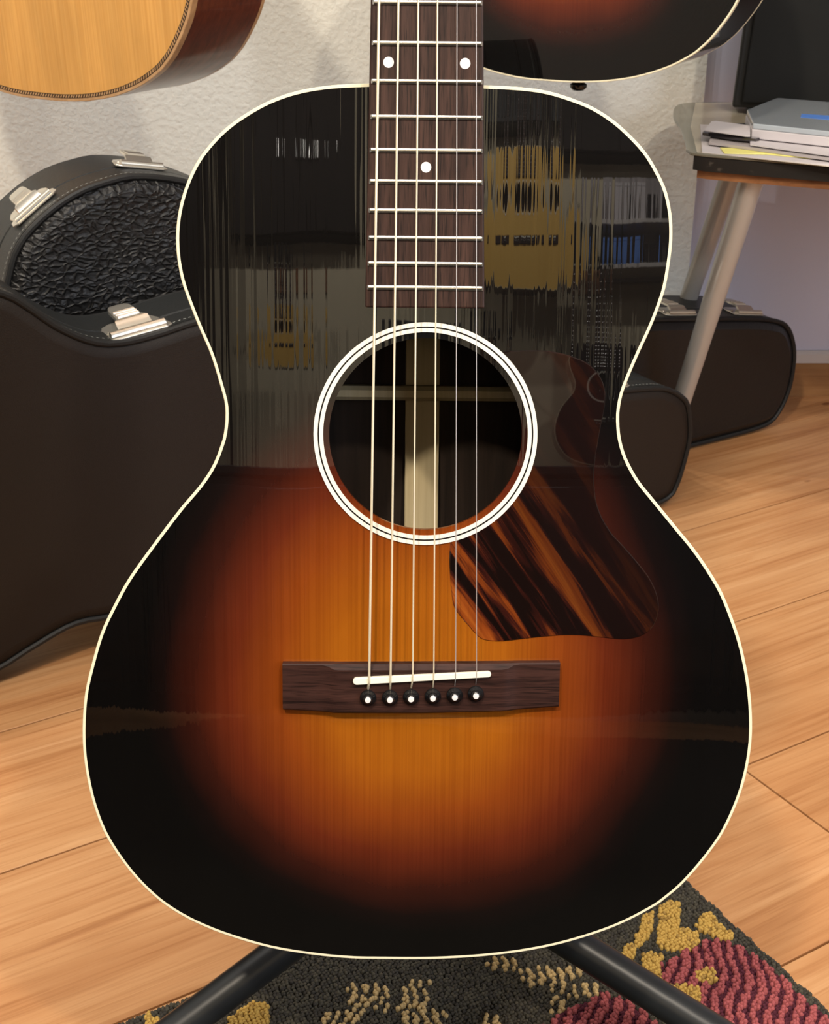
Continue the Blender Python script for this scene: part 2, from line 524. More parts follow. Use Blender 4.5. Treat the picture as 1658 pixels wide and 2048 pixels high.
trim('baseboard_back', XL, XC, YB, 0, 0.055, 0.012, M['basewood'])
trim('baseboard_right', XC + 0.001, XR, YB + 0.012, 0, 0.055, 0.014, M['basewood'])
trim('trim_1', XC + 0.001, XR, YB + 0.012, 0.0555, 0.075, 0.009, M['whitetrim'])

def clip(poly, a, b, c):          # keep a*x + b*y <= c
    out = []
    for i in range(len(poly)):
        p, q = poly[i - 1], poly[i]
        dp, dq = a * p[0] + b * p[1] - c, a * q[0] + b * q[1] - c
        if (dp <= 0) != (dq <= 0):
            u = dp / (dp - dq)
            out.append((p[0] + (q[0] - p[0]) * u, p[1] + (q[1] - p[1]) * u))
        if dq <= 0:
            out.append(q)
    return out
PW, PLEN = 0.211, 1.30
for k in range(-12, 11):
    p0 = 0.545 + k * PW
    off = {0: 0.815, 1: 0.44, 2: 0.46, 3: 0.75, -1: 0.18}.get(k, (k * 0.47) % PLEN)
    for j in range(-4, 4):
        s0 = off + j * PLEN
        g = 0.0011
        rect = [(s0 + g, p0 + g), (s0 + PLEN - g, p0 + g), (s0 + PLEN - g, p0 + PW - g), (s0 + g, p0 + PW - g)]
        pw = [tuple(T2 * s + N2 * p) for s, p in rect]
        for lim in ((-1, 0, -XL), (1, 0, XR), (0, 1, YB - 0.001), (0, -1, -YF)):
            pw = clip(pw, *lim) if pw else pw
        if len(pw) < 3 or abs(area2(pw)) < 0.004:
            continue
        c = T2 * (s0 + PLEN / 2) + N2 * (p0 + PW / 2)
        loc = [((Vector(q) - c).dot(T2), (Vector(q) - c).dot(N2)) for q in pw]
        if area2(loc) < 0:
            loc = loc[::-1]
        top = inset(loc, 0.0006) if len(loc) == 4 else [Vector(q) for q in loc]
        b, n = MB(), len(loc)
        b.add([(q[0], q[1], -0.0055) for q in loc] + [(q[0], q[1], -0.0005) for q in loc] + [(q[0], q[1], 0) for q in top],
              [tuple(range(n))[::-1], tuple(range(2 * n, 3 * n))] + [(i + o, (i + 1) % n + o, n + (i + 1) % n + o, n + i + o) for o in (0, n) for i in range(n)])
        o = b.build('floor_plank', M['laminate'], smooth=0, fix=False)
        o.location = (c.x, c.y, 0)
        o.rotation_euler = (0, 0, TH)
        o.parent = floor
        o.matrix_parent_inverse = Matrix.Translation(floor.location).inverted()

# ------------------------------------------------------------------ guitars
# frame of the main guitar: x to the right, y along the neck, z out of the top towards the viewer
TILT = math.radians(11.2)
ELEV, ROLL, ZCEN = PITCH - TILT, math.radians(0.55), 0.7357
gn = Vector((0, -math.cos(ELEV), math.sin(ELEV)))
gu0, gv0 = Vector((1, 0, 0)), Vector((0, math.sin(ELEV), math.cos(ELEV)))
gu = gu0 * math.cos(ROLL) - gv0 * math.sin(ROLL)
gv = gv0 * math.cos(ROLL) + gu0 * math.sin(ROLL)
GX0 = CAM + ray(829, 1024) * ZCEN
def plane_hit(x, y, h=0.0):
    d = ray(x, y)
    return CAM + d * ((GX0 + gn * h - CAM).dot(gn) / d.dot(gn))
G0 = plane_hit(838, 1921)                       # lowest point of the top: origin of the guitar
GM = frame(G0, gu, gv, gn)
def G(x, y, h=0.0):
    q = plane_hit(x, y, h) - G0
    return Vector((q.dot(gu), q.dot(gv)))
OUT_PX = [(835, 1922.5), (760, 1922), (703, 1921), (630, 1914.5), (543.6, 1900.8), (460.6, 1877.7), (389, 1849.5), (327.5, 1813.7), (276.4, 1767.7), (235.4, 1716.5),
          (204.7, 1665), (184.2, 1609), (171.4, 1552.7), (165, 1501.5), (164, 1450.4), (168.9, 1389), (181.7, 1332.6), (199.6, 1271), (220, 1225), (256, 1158.6),
          (307, 1087), (360, 1017), (395, 976), (416.3, 946.4), (430.3, 920.6), (440.9, 892.5), (447.5, 870), (451.2, 838), (450.2, 809), (443.5, 781), (422, 711),
          (398, 656), (377.4, 604.7), (362, 560.3), (353, 512.4), (351, 464.5), (356.8, 416.7), (370.5, 368.8), (391, 324.4), (418.4, 286.8), (452.6, 252.6),
          (493.6, 223.5), (541.5, 197.9), (595, 180), (657.7, 169.5), (736, 165.5), (852, 165.2), (969, 169), (1038, 172.5), (1090.7, 179.3), (1137.5, 192.5),
          (1184.4, 211), (1225.5, 236.4), (1260.6, 267), (1292.9, 302.4), (1316.3, 340.5), (1333.9, 378.6), (1343.3, 419.6), (1346.2, 457.7), (1344, 501.6),
          (1333, 570), (1320, 611), (1302.5, 655), (1279, 705), (1258.6, 752), (1245.4, 787), (1239.3, 816.4), (1238, 840), (1240.4, 872), (1248.3, 904),
          (1261.5, 933.6), (1279, 963), (1302.5, 992), (1329, 1024.5), (1355.3, 1056.7), (1387.5, 1096), (1417, 1138), (1444, 1184), (1465, 1235),
          (1483.2, 1290.6), (1497.1, 1355.6), (1504, 1415.9), (1505, 1471.5), (1499.4, 1522.5), (1487.8, 1573.6), (1469.3, 1624.6), (1443.8, 1675.6),
          (1406.7, 1726.6), (1365.5, 1773), (1335, 1799), (1311, 1816.6), (1255, 1846.5), (1199, 1869), (1124, 1891.4), (1049.6, 1906.3), (974.8, 1915.7), (900, 1920.8)]
OUTLINE = resample(catmull([G(*p) for p in OUT_PX], 6), 420)
if area2(OUTLINE) < 0:
    OUTLINE = OUTLINE[::-1]
HC = (G(627.5, 869.5) + G(1074.3, 869.5)) / 2
R_ROS = (G(1074.3, 869.5) - G(627.5, 869.5)).length / 2
PXM = R_ROS / 223.4                               # metres per pixel at the sound hole
R_HOLE = R_ROS - 31.0 * PXM
RDOME = 6.5
DC = G(842, 1150)
def dome(x, y):
    return -((x - DC.x) ** 2 + (y - DC.y) ** 2) / (2 * RDOME) + 0.0022
LBY = G(840, 1460).y

def star(outline, c, n):
    """outline as seen from c at n even angles"""
    m = len(outline)
    rel = [Vector(p) - c for p in outline]
    ang = [math.atan2(p.y, p.x) for p in rel]
    out = []
    for k in range(n):
        a = -math.pi + 2 * math.pi * (k + 0.5) / n
        d = Vector((math.cos(a), math.sin(a)))
        best = None
        for i in range(m):
            p, q = rel[i], rel[(i + 1) % m]
            e = q - p
            den = d.x * e.y - d.y * e.x
            if abs(den) < 1e-12:
                continue
            r = (p.x * e.y - p.y * e.x) / den
            u = (p.x * d.y - p.y * d.x) / den
            if r > 0 and -1e-6 <= u <= 1 + 1e-6 and (best is None or r > best):
                best = r
        out.append(c + d * best)
    return out

def plate(name, outline, c, r0, zf, mat, parent, n=280, k=30, lip=0.003):
    ol = star(outline, c, n)
    rings = []
    for i in range(k + 1):
        u = i / k
        ring = []
        for q in ol:
            d = q - c
            p = c + d.normalized() * (r0 + (d.length - r0) * u)
            ring.append((p.x, p.y, zf(p.x, p.y)))
        rings.append(ring)
    low = [(p[0], p[1], p[2] - lip) for p in rings[0]]
    low2 = [(p[0], p[1], p[2] - lip) for p in rings[-1]]
    b = MB()
    b.loft([low2, low] + rings if r0 > 0 else rings)
    return b.build(name, mat, parent, smooth=50)

def rim(name, outline, z0f, z1f, inn, mat, parent, edge=0.0004):
    """closed strip round the body: outer face, softened top edge, inner face"""
    o0, o1, o2 = outline, inset(outline, edge), inset(outline, inn)
    rings = [[(p.x, p.y, z0f(p.x, p.y)) for p in o2], [(p.x, p.y, z0f(p.x, p.y)) for p in o0], [(p.x, p.y, z1f(p.x, p.y) - edge) for p in o0],
             [(p.x, p.y, z1f(p.x, p.y)) for p in o1], [(p.x, p.y, z1f(p.x, p.y)) for p in o2], [(p.x, p.y, z0f(p.x, p.y)) for p in o2]]
    b = MB()
    b.loft(rings)
    return b.build(name, mat, parent, smooth=35)

def ring_mesh(c, r0, r1, h, zf, n=120):
    rings = []
    for r, dz in ((r0, 0), (r0, h), (r1, h), (r1, 0)):
        rings.append([(c.x + r * math.cos(2 * math.pi * i / n), c.y + r * math.sin(2 * math.pi * i / n),
                       zf(c.x + r * math.cos(2 * math.pi * i / n), c.y + r * math.sin(2 * math.pi * i / n)) + dz) for i in range(n)])
    b = MB()
    b.loft(rings)
    return b

FB_H, ST_H = 0.0075, 0.0100
fbL0, fbL1 = G(738.5, 162, FB_H), G(730, 614, FB_H)
fbR0, fbR1 = G(967.5, 166, FB_H), G(969, 618, FB_H)
y12, y19 = G(852, 163.5, FB_H).y, G(850, 576, FB_H).y
SCALE = (y12 - y19) / (0.5 - 2 ** (-19 / 12))
YS = y12 - SCALE / 2
def fret_y(n):
    return YS + SCALE * 2 ** (-n / 12)
def fb_x(y, left):
    a, b = (fbL0, fbL1) if left else (fbR0, fbR1)
    return a.x + (b.x - a.x) * (y - a.y) / (b.y - a.y)
STR_TOP = [758, 797, 836.8, 875, 914, 952.5]
STR_SAD = [(738.2, 1362), (781, 1360), (825.3, 1357.5), (867.5, 1355.5), (911.5, 1353), (953.3, 1350.5)]
PINS = [(735.8, 1398), (779.9, 1398), (822, 1396.5), (865.7, 1395), (909.5, 1393), (951.6, 1390)]
STR_R = [0.00070, 0.00060, 0.00048, 0.00042, 0.00024, 0.00020]

def build_guitar(root, style, detail):
    top_z = dome
    D = 0.098
    depth = lambda x, y: -D + 0.018 * max(0, (y - 0.1)) / 0.4
    burst = style == 'burst'
    bind_w = 0.0017
    inner = inset(OUTLINE, bind_w)
    tz = lambda x, y: top_z(x, y)
    topmat = {'main': M['burst'], 'second': M['burst2'], 'natural': M['spruce_top'], 'yellow': M['palespruce'], 'dark': M['darkside']}[style]
    sidemat = M['mahogany'] if style in ('natural', 'yellow') else M['darkside']
    bindmat = M['tan'] if style == 'natural' else M['cream']
    nn = 280 if detail > 1 else 120
    ps = [plate('soundboard', inner, HC, R_HOLE, tz, topmat, root, nn, 32 if detail > 1 else 6)]
    if style == 'natural':
        ps.append(rim('binding', OUTLINE, lambda x, y: top_z(x, y) - 0.0065, lambda x, y: top_z(x, y) + 0.0001, 0.0026, bindmat, root))
        # herringbone: a dark strip with pale slanted chips inside the binding
        i1, i2 = inset(OUTLINE, 0.0027), inset(OUTLINE, 0.0062)
        b = MB()
        b.loft([[(p.x, p.y, top_z(p.x, p.y) - 0.001) for p in i1], [(p.x, p.y, top_z(p.x, p.y) + 0.00015) for p in i1], [(p.x, p.y, top_z(p.x, p.y) + 0.00015) for p in i2], [(p.x, p.y, top_z(p.x, p.y) - 0.001) for p in i2]])
        strip = b.build('purfling', M['herring_dark'], root)
        b = MB()
        fine = resample(OUTLINE, 900)
        a1, a2 = inset(fine, 0.0033), inset(fine, 0.0056)
        for i in range(0, 900, 2):
            q = [a1[i], a1[(i + 1) % 900], a2[(i + 2) % 900], a2[(i + 1) % 900]]
            b.add([(p.x, p.y, top_z(p.x, p.y) + 0.00035) for p in q], [(0, 1, 2, 3)])
        tag(b.build('herringbone_chips', M['tan'], strip, smooth=0), kind='stuff')
    else:
        ps.append(rim('binding', OUTLINE, lambda x, y: top_z(x, y) - 0.0055, lambda x, y: top_z(x, y) + 0.00012, bind_w, bindmat, root))
    so = inset(OUTLINE, 0.0001)
    b = MB()
    si = inset(OUTLINE, 0.0025)
    b.loft([[(p.x, p.y, top_z(p.x, p.y) - 0.0055) for p in si], [(p.x, p.y, top_z(p.x, p.y) - 0.0055) for p in so], [(p.x, p.y, depth(p.x, p.y) + 0.004) for p in so], [(p.x, p.y, depth(p.x, p.y) + 0.004) for p in si], [(p.x, p.y, top_z(p.x, p.y) - 0.0055) for p in si]])
    b.build('side', sidemat, root, smooth=40)
    rim('back_binding', OUTLINE, lambda x, y: depth(x, y), lambda x, y: depth(x, y) + 0.004, 0.0025, M['cream'] if style != 'natural' else M['tan'], root)
    plate('back_plate', inner, HC, 0.002, lambda x, y: depth(x, y) + 0.0032, M['backwood'] if detail > 1 else sidemat, root, 140, 6, 0.003)
    # sound hole rings
    if detail > 0:
        rw = R_ROS
        q = PXM
        for r0, r1, mat, nm in ((19.5, 28.5, None, None), (11.3, 19.3, 'white', 'rosette_ring'), (8.2, 11.3, 'blackline', 'rosette_line'), (0.0, 8.2, 'white', 'rosette_ring')):
            if mat:
                ring_mesh(HC, rw - r1 * q, rw - r0 * q, 0.00075 if mat == 'white' else 0.0007, tz).build(nm, M[mat], root, smooth=30)
    if detail > 1:
        b = MB()
        b.box((G(844, 868, -0.09).x, 0.26, depth(0, 0.3) + 0.0045), (0.0205, 0.42, 0.003))
        b.build('back_strip', M['spruce'], root, bevel=0.0008)
        br = G(851, 786, -0.078)
        b = MB()
        b.prism([(-0.0042, 0), (0.0042, 0), (0.0042, 0.009), (0.002, 0.0125), (-0.002, 0.0125), (-0.0042, 0.009)], -0.115, 0.115,
                Matrix(((0, 0, 1, 0), (1, 0, 0, br.y), (0, 1, 0, depth(0, br.y) + 0.004), (0, 0, 0, 1))))
        b.build('back_brace', M['spruce'], root, smooth=0)
    # fretboard, frets, dots
    yb, ynut = G(850, 616, FB_H).y, fret_y(0)
    z0 = dome(0, yb) - 0.002
    b = MB()
    b.add([(fb_x(yb, 1), yb, z0), (fb_x(yb, 0), yb, z0), (fb_x(ynut, 0), ynut, z0), (fb_x(ynut, 1), ynut, z0),
           (fb_x(yb, 1), yb, FB_H), (fb_x(yb, 0), yb, FB_H), (fb_x(ynut, 0), ynut, FB_H), (fb_x(ynut, 1), ynut, FB_H)],
          [(3, 2, 1, 0), (4, 5, 6, 7), (0, 1, 5, 4), (1, 2, 6, 5), (2, 3, 7, 6), (3, 0, 4, 7)])
    b.build('fretboard', M['rosewood'], root, smooth=0, bevel=0.0009)
    if detail > 0:
        for n in range(1, 20):
            y = fret_y(n)
            b = MB()
            prof = [(-0.00125, 0), (-0.00105, 0.0007), (-0.0004, 0.0011), (0.0004, 0.0011), (0.00105, 0.0007), (0.00125, 0)]
            xa, xb = fb_x(y, 1) + 0.0008, fb_x(y, 0) - 0.0005
            b.loft([[(xa, y + p[0], FB_H - 0.0001) for p in prof], [(xa + 0.0009, y + p[0], FB_H + p[1]) for p in prof], [(xb - 0.0009, y + p[0], FB_H + p[1]) for p in prof], [(xb, y + p[0], FB_H - 0.0001) for p in prof]], caps=True)
            b.build('fret', M['nickel'], root, smooth=40)
        dots = [G(777.2, 124.5, FB_H), G(930.3, 127, FB_H), G(852, 334.5, FB_H)]
        for n in (9, 7, 5, 3):
            dots.append(Vector(((fb_x(fret_y(n), 1) + fb_x(fret_y(n), 0)) / 2, (fret_y(n) + fret_y(n - 1)) / 2)))
        for c in dots:
            b = MB()
            b.lathe([(0, FB_H + 0.00015), (0.0027, FB_H + 0.00015), (0.0027, FB_H - 0.0005)], (c.x, c.y, 0), 24)
            b.build('position_dot', M['pearl'], root)
    xm = lambda y: (fb_x(y, 1) + fb_x(y, 0)) / 2
    # neck, heel, headstock, nut
    ytop = max(p.y for p in OUTLINE)
    b, rings = MB(), []
    for y, dp in ((ytop - 0.001, 0.075), (ytop + 0.006, 0.06), (ytop + 0.02, 0.03), (ytop + 0.045, 0.021), (ytop + 0.1, 0.019), (ynut - 0.05, 0.018), (ynut, 0.016)):
        hw = (fb_x(y, 0) - fb_x(y, 1)) / 2 - 0.0003
        rings.append([(xm(y) + hw * math.cos(a), y, z0 + 0.002 - dp * max(0, math.sin(a)) ** 0.8) for a in [math.pi * i / 12 for i in range(13)]])
    b.loft(rings, closed=True, caps=True)
    b.build('neck', sidemat, root, smooth=40)
    b = MB()
    hx, hy = xm(ynut), ynut
    b.prism([(hx - 0.022, hy), (hx - 0.034, hy + 0.03), (hx - 0.037, hy + 0.16), (hx, hy + 0.17), (hx + 0.037, hy + 0.16), (hx + 0.034, hy + 0.03), (hx + 0.022, hy)], -0.012, 0.004)
    b.build('headstock', M['blackplastic'] if style != 'natural' else sidemat, root, smooth=0, bevel=0.002)
    b = MB()
    b.box((hx, hy + 0.002, FB_H - 0.001), (0.044, 0.004, 0.008))
    b.build('nut', M['bone'], root, smooth=0, bevel=0.0006)
    if detail > 1:
        for sx in (-1, 1):
            for k in range(3):
                b = MB()
                b.tube([(hx + sx * 0.022, hy + 0.045 + 0.045 * k, 0.004), (hx + sx * 0.022, hy + 0.045 + 0.045 * k, 0.02)], 0.003, 10)
                b.tube([(hx + sx * 0.03, hy + 0.045 + 0.045 * k, -0.018), (hx + sx * 0.056, hy + 0.045 + 0.045 * k, -0.018)], [0.0035, 0.0075], 10)
                b.tube([(hx + sx * 0.03, hy + 0.045 + 0.045 * k, -0.018), (hx + sx * 0.024, hy + 0.045 + 0.045 * k, -0.011)], 0.0035, 10)
                b.build('tuning_peg', M['nickel'], root, smooth=40)
    # bridge: thin wings, thicker middle with a bevelled front edge
    BH = 0.0085
    bl0, bl1, br0, br1 = G(565.5, 1325, 0.004), G(565.5, 1417.5, 0.004), G(1119.5, 1323, 0.004), G(1119, 1411.5, 0.004)
    mid_low = G(842, 1422.5, 0.004)
    b, rings = MB(), []
    N = 48
    for i in range(N + 1):
        u = i / N
        yt = bl0.y + (br0.y - bl0.y) * u
        yl = bl1.y + (br1.y - bl1.y) * u
        sag = (mid_low.y - (bl1.y + br1.y) / 2)
        yl += sag * max(0, min(1, min(u, 1 - u) / 0.17)) * (0.6 + 0.4 * (1 - abs(2 * u - 1)))
        x = bl0.x + (br0.x - bl0.x) * u
        sm = max(0.0, min(1.0, (min(u - 0.15, 0.845 - u)) / 0.045))
        sm = sm * sm * (3 - 2 * sm)
        hh = dome(x, (yt + yl) / 2) + 0.0048 + (BH - 0.0068) * sm
        zb = dome(x, (yt + yl) / 2) - 0.001
        cut = 0.0009 + 0.0024 * sm
        rings.append([(x, yl, zb), (x, yl, hh - 0.001), (x, yl + 0.001, hh), (x, yt - cut, hh), (x, yt - cut * 0.15, hh - cut * 0.85), (x, yt, zb)])
    b.loft(rings, caps=True)
    br_o = b.build('bridge', M['bridgewood'], root, smooth=25)
    # saddle
    sa, sb = G(706, 1362, 0.009), G(982, 1347.5, 0.009)
    d = (sb - sa).normalized()
    pn = Vector((-d.y, d.x))
    pts = []
    ra, rb = 0.00205, 0.00165
    for k in range(9):
        a = math.pi / 2 + math.pi * k / 8
        pts.append(sa + d * (ra + ra * math.cos(a)) + pn * ra * math.sin(a))
    for k in range(9):
        a = -math.pi / 2 + math.pi * k / 8
        pts.append(sb + d * (-rb + rb * math.cos(a)) + pn * rb * math.sin(a))
    b = MB()
    b.prism([tuple(p) for p in pts], 0.004, 0.0105)
    b.build('saddle', M['bone'], root, smooth=30, bevel=0.0004)
    for i in range(6):
        if detail > 0:
            c = G(*PINS[i], 0.011)
            zt = 0.0088
            b = MB()
            rp = 0.0046
            b.lathe([(0.0030, zt - 0.004), (rp * 0.98, zt - 0.0006), (rp, zt + 0.0004), (rp * 0.93, zt + 0.0013), (rp * 0.66, zt + 0.0021), (rp * 0.62, zt + 0.0030), (rp * 0.52, zt + 0.0040), (rp * 0.3, zt + 0.0045), (0, zt + 0.0046)], (c.x, c.y, 0), 26)
            pin = b.build('bridge_pin', M['blackplastic'], root, smooth=50)
            b = MB()
            b.lathe([(0, zt + 0.00495), (0.0015, zt + 0.0048), (0.0017, zt + 0.0044), (0.0017, zt + 0.0035)], (c.x, c.y, 0), 18)
            b.build('pin_dot', M['pearl'], pin)
        if detail > 1:
            # strings run from the nut over the saddle down into the bridge just above each pin
            p0 = G(STR_TOP[i], 0, ST_H)
            p1 = G(*STR_SAD[i], 0.0112)
            dy = (p0 - p1).y
            ny = ynut
            pn_ = p1 + (p0 - p1) * ((ny - p1.y) / dy)
            c = G(*PINS[i], 0.011)
            zs = 0.0107 + STR_R[i] * 0.6
            zn = FB_H + 0.0018
            u = [0, 0.2, 0.45, 0.7, 1.0]
            pts = [(pn_.x + (p1.x - pn_.x) * k, pn_.y + (p1.y - pn_.y) * k, zn + (zs - zn) * k) for k in u]
            pts += [(p1.x + (c.x - p1.x) * 0.12, p1.y + (c.y - p1.y) * 0.12, zs - 0.0004), (c.x, c.y + 0.0052, 0.0085), (c.x, c.y + 0.0045, 0.0068)]
            b = MB()
            b.tube(pts, STR_R[i], 8)
            b.build('string', M['bronze'] if i < 4 else M['steel'], root, smooth=60)
    # end pin
    if detail > 0:
        b = MB()
        R = Matrix(((1, 0, 0, 0), (0, 0, -1, min(p.y for p in OUTLINE) + 0.001), (0, 1, 0, -0.045), (0, 0, 0, 1)))
        b.lathe([(0.0055, -0.002), (0.0055, 0.001), (0.0072, 0.0025), (0.0072, 0.0048), (0.0045, 0.0065), (0, 0.007)] if style == 'natural' else [(0.006, -0.002), (0.006, 0.006), (0.009, 0.008), (0.009, 0.011), (0.006, 0.014), (0, 0.0145)], (0, 0, 0), 20, R)
        b.build('end_pin', M['blackplastic'] if style != 'natural' else M['tan'], root, smooth=50)
    return root

C_BR = G(838, 1385)
M['burst'] = sunburst('sunburst_lacquer', C_BR.x, C_BR.y, 0.152, 0.185, 0.145, 1.56)
M['burst2'] = sunburst('sunburst_lacquer_second', C_BR.x, C_BR.y + 0.01, 0.160, 0.190, 0.150, 1.5, False)

gt = empty('acoustic_guitar', GM)
tag(gt, 'sunburst acoustic guitar with white-ringed sound hole, upright on a black floor stand in front', 'guitar')
build_guitar(gt, 'main', 2)
# pickguard with flame stripes, following the rings of the sound hole on its inner side
PG = [(1031, 703.6), (1072, 702.5), (1103, 705), (1133.8, 711.8), (1164.5, 723), (1185, 737.4), (1199.4, 755.9), (1206.6, 774.3),
      (1208.6, 794.8), (1206.6, 817.4), (1200.4, 848), (1194.3, 881), (1189, 913.7), (1186, 946.5), (1187, 977.3), (1192, 1010), (1203.5, 1038.8), (1222, 1068),
      (1238, 1085), (1265.7, 1116.6), (1293.4, 1151), (1308.7, 1180.4), (1315.6, 1208), (1312.8, 1233), (1301.8, 1255), (1279.6, 1270.6), (1249, 1276.4),
      (1213, 1273.8), (1171, 1269), (1129.7, 1267.8), (1088, 1270.6), (1046.5, 1275), (1004.9, 1279.7), (974, 1277.8), (957.7, 1270.6), (935.5, 1246), (918.8, 1226),
      (909, 1209), (904.4, 1183), (901.6, 1147), (900.8, 1113.8)]
pg = [G(1001, 706.2, 0.0008)] + [G(*p, 0.0008) for p in PG] + [G(902.2, 1084, 0.0008)]
pg = catmull(pg, 4, False)
a0 = math.atan2(pg[-1].y - HC.y, pg[-1].x - HC.x)
a1 = math.atan2(pg[0].y - HC.y, pg[0].x - HC.x)
arc = [HC + Vector((math.cos(a0 + (a1 - a0) * i / 40), math.sin(a0 + (a1 - a0) * i / 40))) * (R_ROS + 0.0003) for i in range(1, 40)]
poly = [Vector(p) for p in pg] + arc
bm = bmesh.new()
f = bm.faces.new([bm.verts.new((p.x, p.y, 0)) for p in poly])
bmesh.ops.triangulate(bm, faces=[f])
bmesh.ops.subdivide_edges(bm, edges=[e for e in bm.edges if not e.is_boundary and e.calc_length() > 0.012], cuts=2, use_grid_fill=False)
bmesh.ops.triangulate(bm, faces=bm.faces[:])
for v in bm.verts:
    v.co.z = dome(v.co.x, v.co.y) + 0.0006
ext = bmesh.ops.extrude_edge_only(bm, edges=[e for e in bm.edges if e.is_boundary])
ctr = Vector((sum(p.x for p in poly) / len(poly), sum(p.y for p in poly) / len(poly)))
pin_ = inset(poly, -0.00055)
lut = {(round(p.x, 6), round(p.y, 6)): q for p, q in zip(poly, pin_)}
for v in [g for g in ext['geom'] if isinstance(g, bmesh.types.BMVert)]:
    q = lut.get((round(v.co.x, 6), round(v.co.y, 6)))
    if q:
        v.co.x, v.co.y = q.x, q.y
    v.co.z -= 0.0006
bmesh.ops.recalc_face_normals(bm, faces=bm.faces)
me = bpy.data.meshes.new('pickguard')
bm.to_mesh(me)
bm.free()
if me.polygons[0].normal.z < 0:
    me.flip_normals()
me.materials.append(M['tort'])
me.polygons.foreach_set('use_smooth', [True] * len(me.polygons))
me.set_sharp_from_angle(angle=math.radians(25))
o = bpy.data.objects.new('pickguard', me)
COL.objects.link(o)
o.parent = gt

# ------------------------------------------------------------------ guitars hanging on the back wall
def hang(name, style, yb, px, z, yaw, scale, label, detail=1, tilt=0.0, rot=0.0):
    ax = Vector((math.cos(yaw), -math.sin(yaw), 0))          # the guitar's right
    nz = Vector((-math.sin(yaw), -math.cos(yaw), 0))         # out of its top
    up = Vector((0, 0, 1))
    Mx = frame((px, yb, z), ax, up, nz) @ Matrix.Rotation(rot, 4, 'Z') @ Matrix.Rotation(tilt, 4, 'X') @ Matrix.Scale(scale, 4)
    r = empty(name, Mx)
    tag(r, label, 'guitar')
    build_guitar(r, style, detail)
    return r
def hanger(x, y, z, wall_y, label):
    """wall hook: plate on the wall, arm, and a padded fork round the neck"""
    e = empty('guitar_hanger', Matrix.Translation((x, wall_y, z)))
    tag(e, label, 'hook')
    sg = -1 if wall_y > y else 1
    b = MB()
    b.box((0, sg * 0.01, 0), (0.06, 0.02, 0.09))
    b.build('mounting_block', M['underwood'], e, smooth=0, bevel=0.003)
    L = abs(wall_y - y)
    b = MB()
    b.tube([(0, sg * 0.018, 0), (0, sg * (L - 0.04), 0)], 0.005, 10)
    b.build('arm', M['standblack'], e)
    for sx in (-1, 1):
        b = MB()
        b.tube([(0, sg * (L - 0.045), 0), (sx * 0.03, sg * (L - 0.035), 0.004), (sx * 0.033, sg * L, 0.004), (sx * 0.03, sg * (L + 0.03), 0.018)], 0.006, 10)
        b.build('prong', M['foam'], e)
    return e
HG = []
gl = hang('acoustic_guitar', 'natural', 1.60, -0.418, 0.5405, math.radians(33), 1.26, 'amber natural-topped guitar with herringbone edge and brown sides, hanging turned sideways on the wall')
gr = hang('acoustic_guitar', 'second', 1.62, 0.170, 0.5580, math.radians(29), 1.12, 'dark sunburst guitar hanging on the wall behind the neck of the front guitar')
NECK_Y = fret_y(0) + 0.006
for g_, lab in ((gl, 'wall hook above the amber natural-topped guitar'), (gr, 'wall hook above the dark hanging sunburst guitar')):
    p = g_.matrix_world @ Vector((0.004, NECK_Y, -0.012))
    hanger(p.x, p.y, p.z, YB, lab)

# ------------------------------------------------------------------ guitar cases on their sides, parallel to the planks
T3, N3 = Vector((math.cos(math.radians(30)), math.sin(math.radians(30)), 0)), Vector((-math.sin(math.radians(30)), math.cos(math.radians(30)), 0))
UP = Vector((0, 0, 1))
def latch(parent, loc, along, across, normal, scale=1.0, flip=1):
    """draw latch: shield-shaped plate, rolled barrel, ribbed lever with a thumb tongue"""
    Mx = frame(loc, along, across * flip, normal) @ Matrix.Scale(scale, 4)
    Mx = parent.matrix_world.inverted() @ Mx
    b = MB()
    sh = [(-0.030, -0.022), (-0.024, -0.026), (0.024, -0.026), (0.030, -0.022), (0.029, -0.012), (0.025, -0.008), (0.026, 0.002), (0.022, 0.012), (0.014, 0.017), (-0.014, 0.017), (-0.022, 0.012), (-0.026, 0.002), (-0.025, -0.008), (-0.029, -0.012)]
    b.prism(sh, 0.0, 0.0022)
    pl = b.build('latch', M['chrome'], parent, smooth=0, bevel=0.0008, mw=Mx)
    b = MB()
    b.tube([(-0.024, -0.020, 0.0035), (0.024, -0.020, 0.0035)], 0.0042, 12)
    b.build('latch_barrel', M['chrome'], pl)
    b, rings = MB(), []
    for y, z, w_ in ((-0.014, 0.004, 0.016), (-0.007, 0.0085, 0.0155), (-0.001, 0.0085, 0.012), (0.013, 0.0086, 0.0112), (0.020, 0.0092, 0.0112), (0.026, 0.0098, 0.0100), (0.030, 0.0098, 0.0075), (0.032, 0.0094, 0.004)):
        rings.append([(-w_, y, z), (w_, y, z), (w_ * 0.94, y, z + 0.0022), (-w_ * 0.94, y, z + 0.0022)])
    b.loft(rings, caps=True)
    for y in (0.001, 0.0065, 0.012):
        b.tube([(-0.0095, y, 0.0108), (0.0095, y, 0.0108)], 0.0021, 8)
    b.build('latch_lever', M['chrome'], pl, smooth=35)
    for sx in (-1, 1):
        b = MB()
        b.lathe([(0, 0.0036), (0.0018, 0.0033), (0.0024, 0.002)], (sx * 0.021, -0.006, 0), 10)
        b.build('rivet', M['chrome'], pl)
    return pl

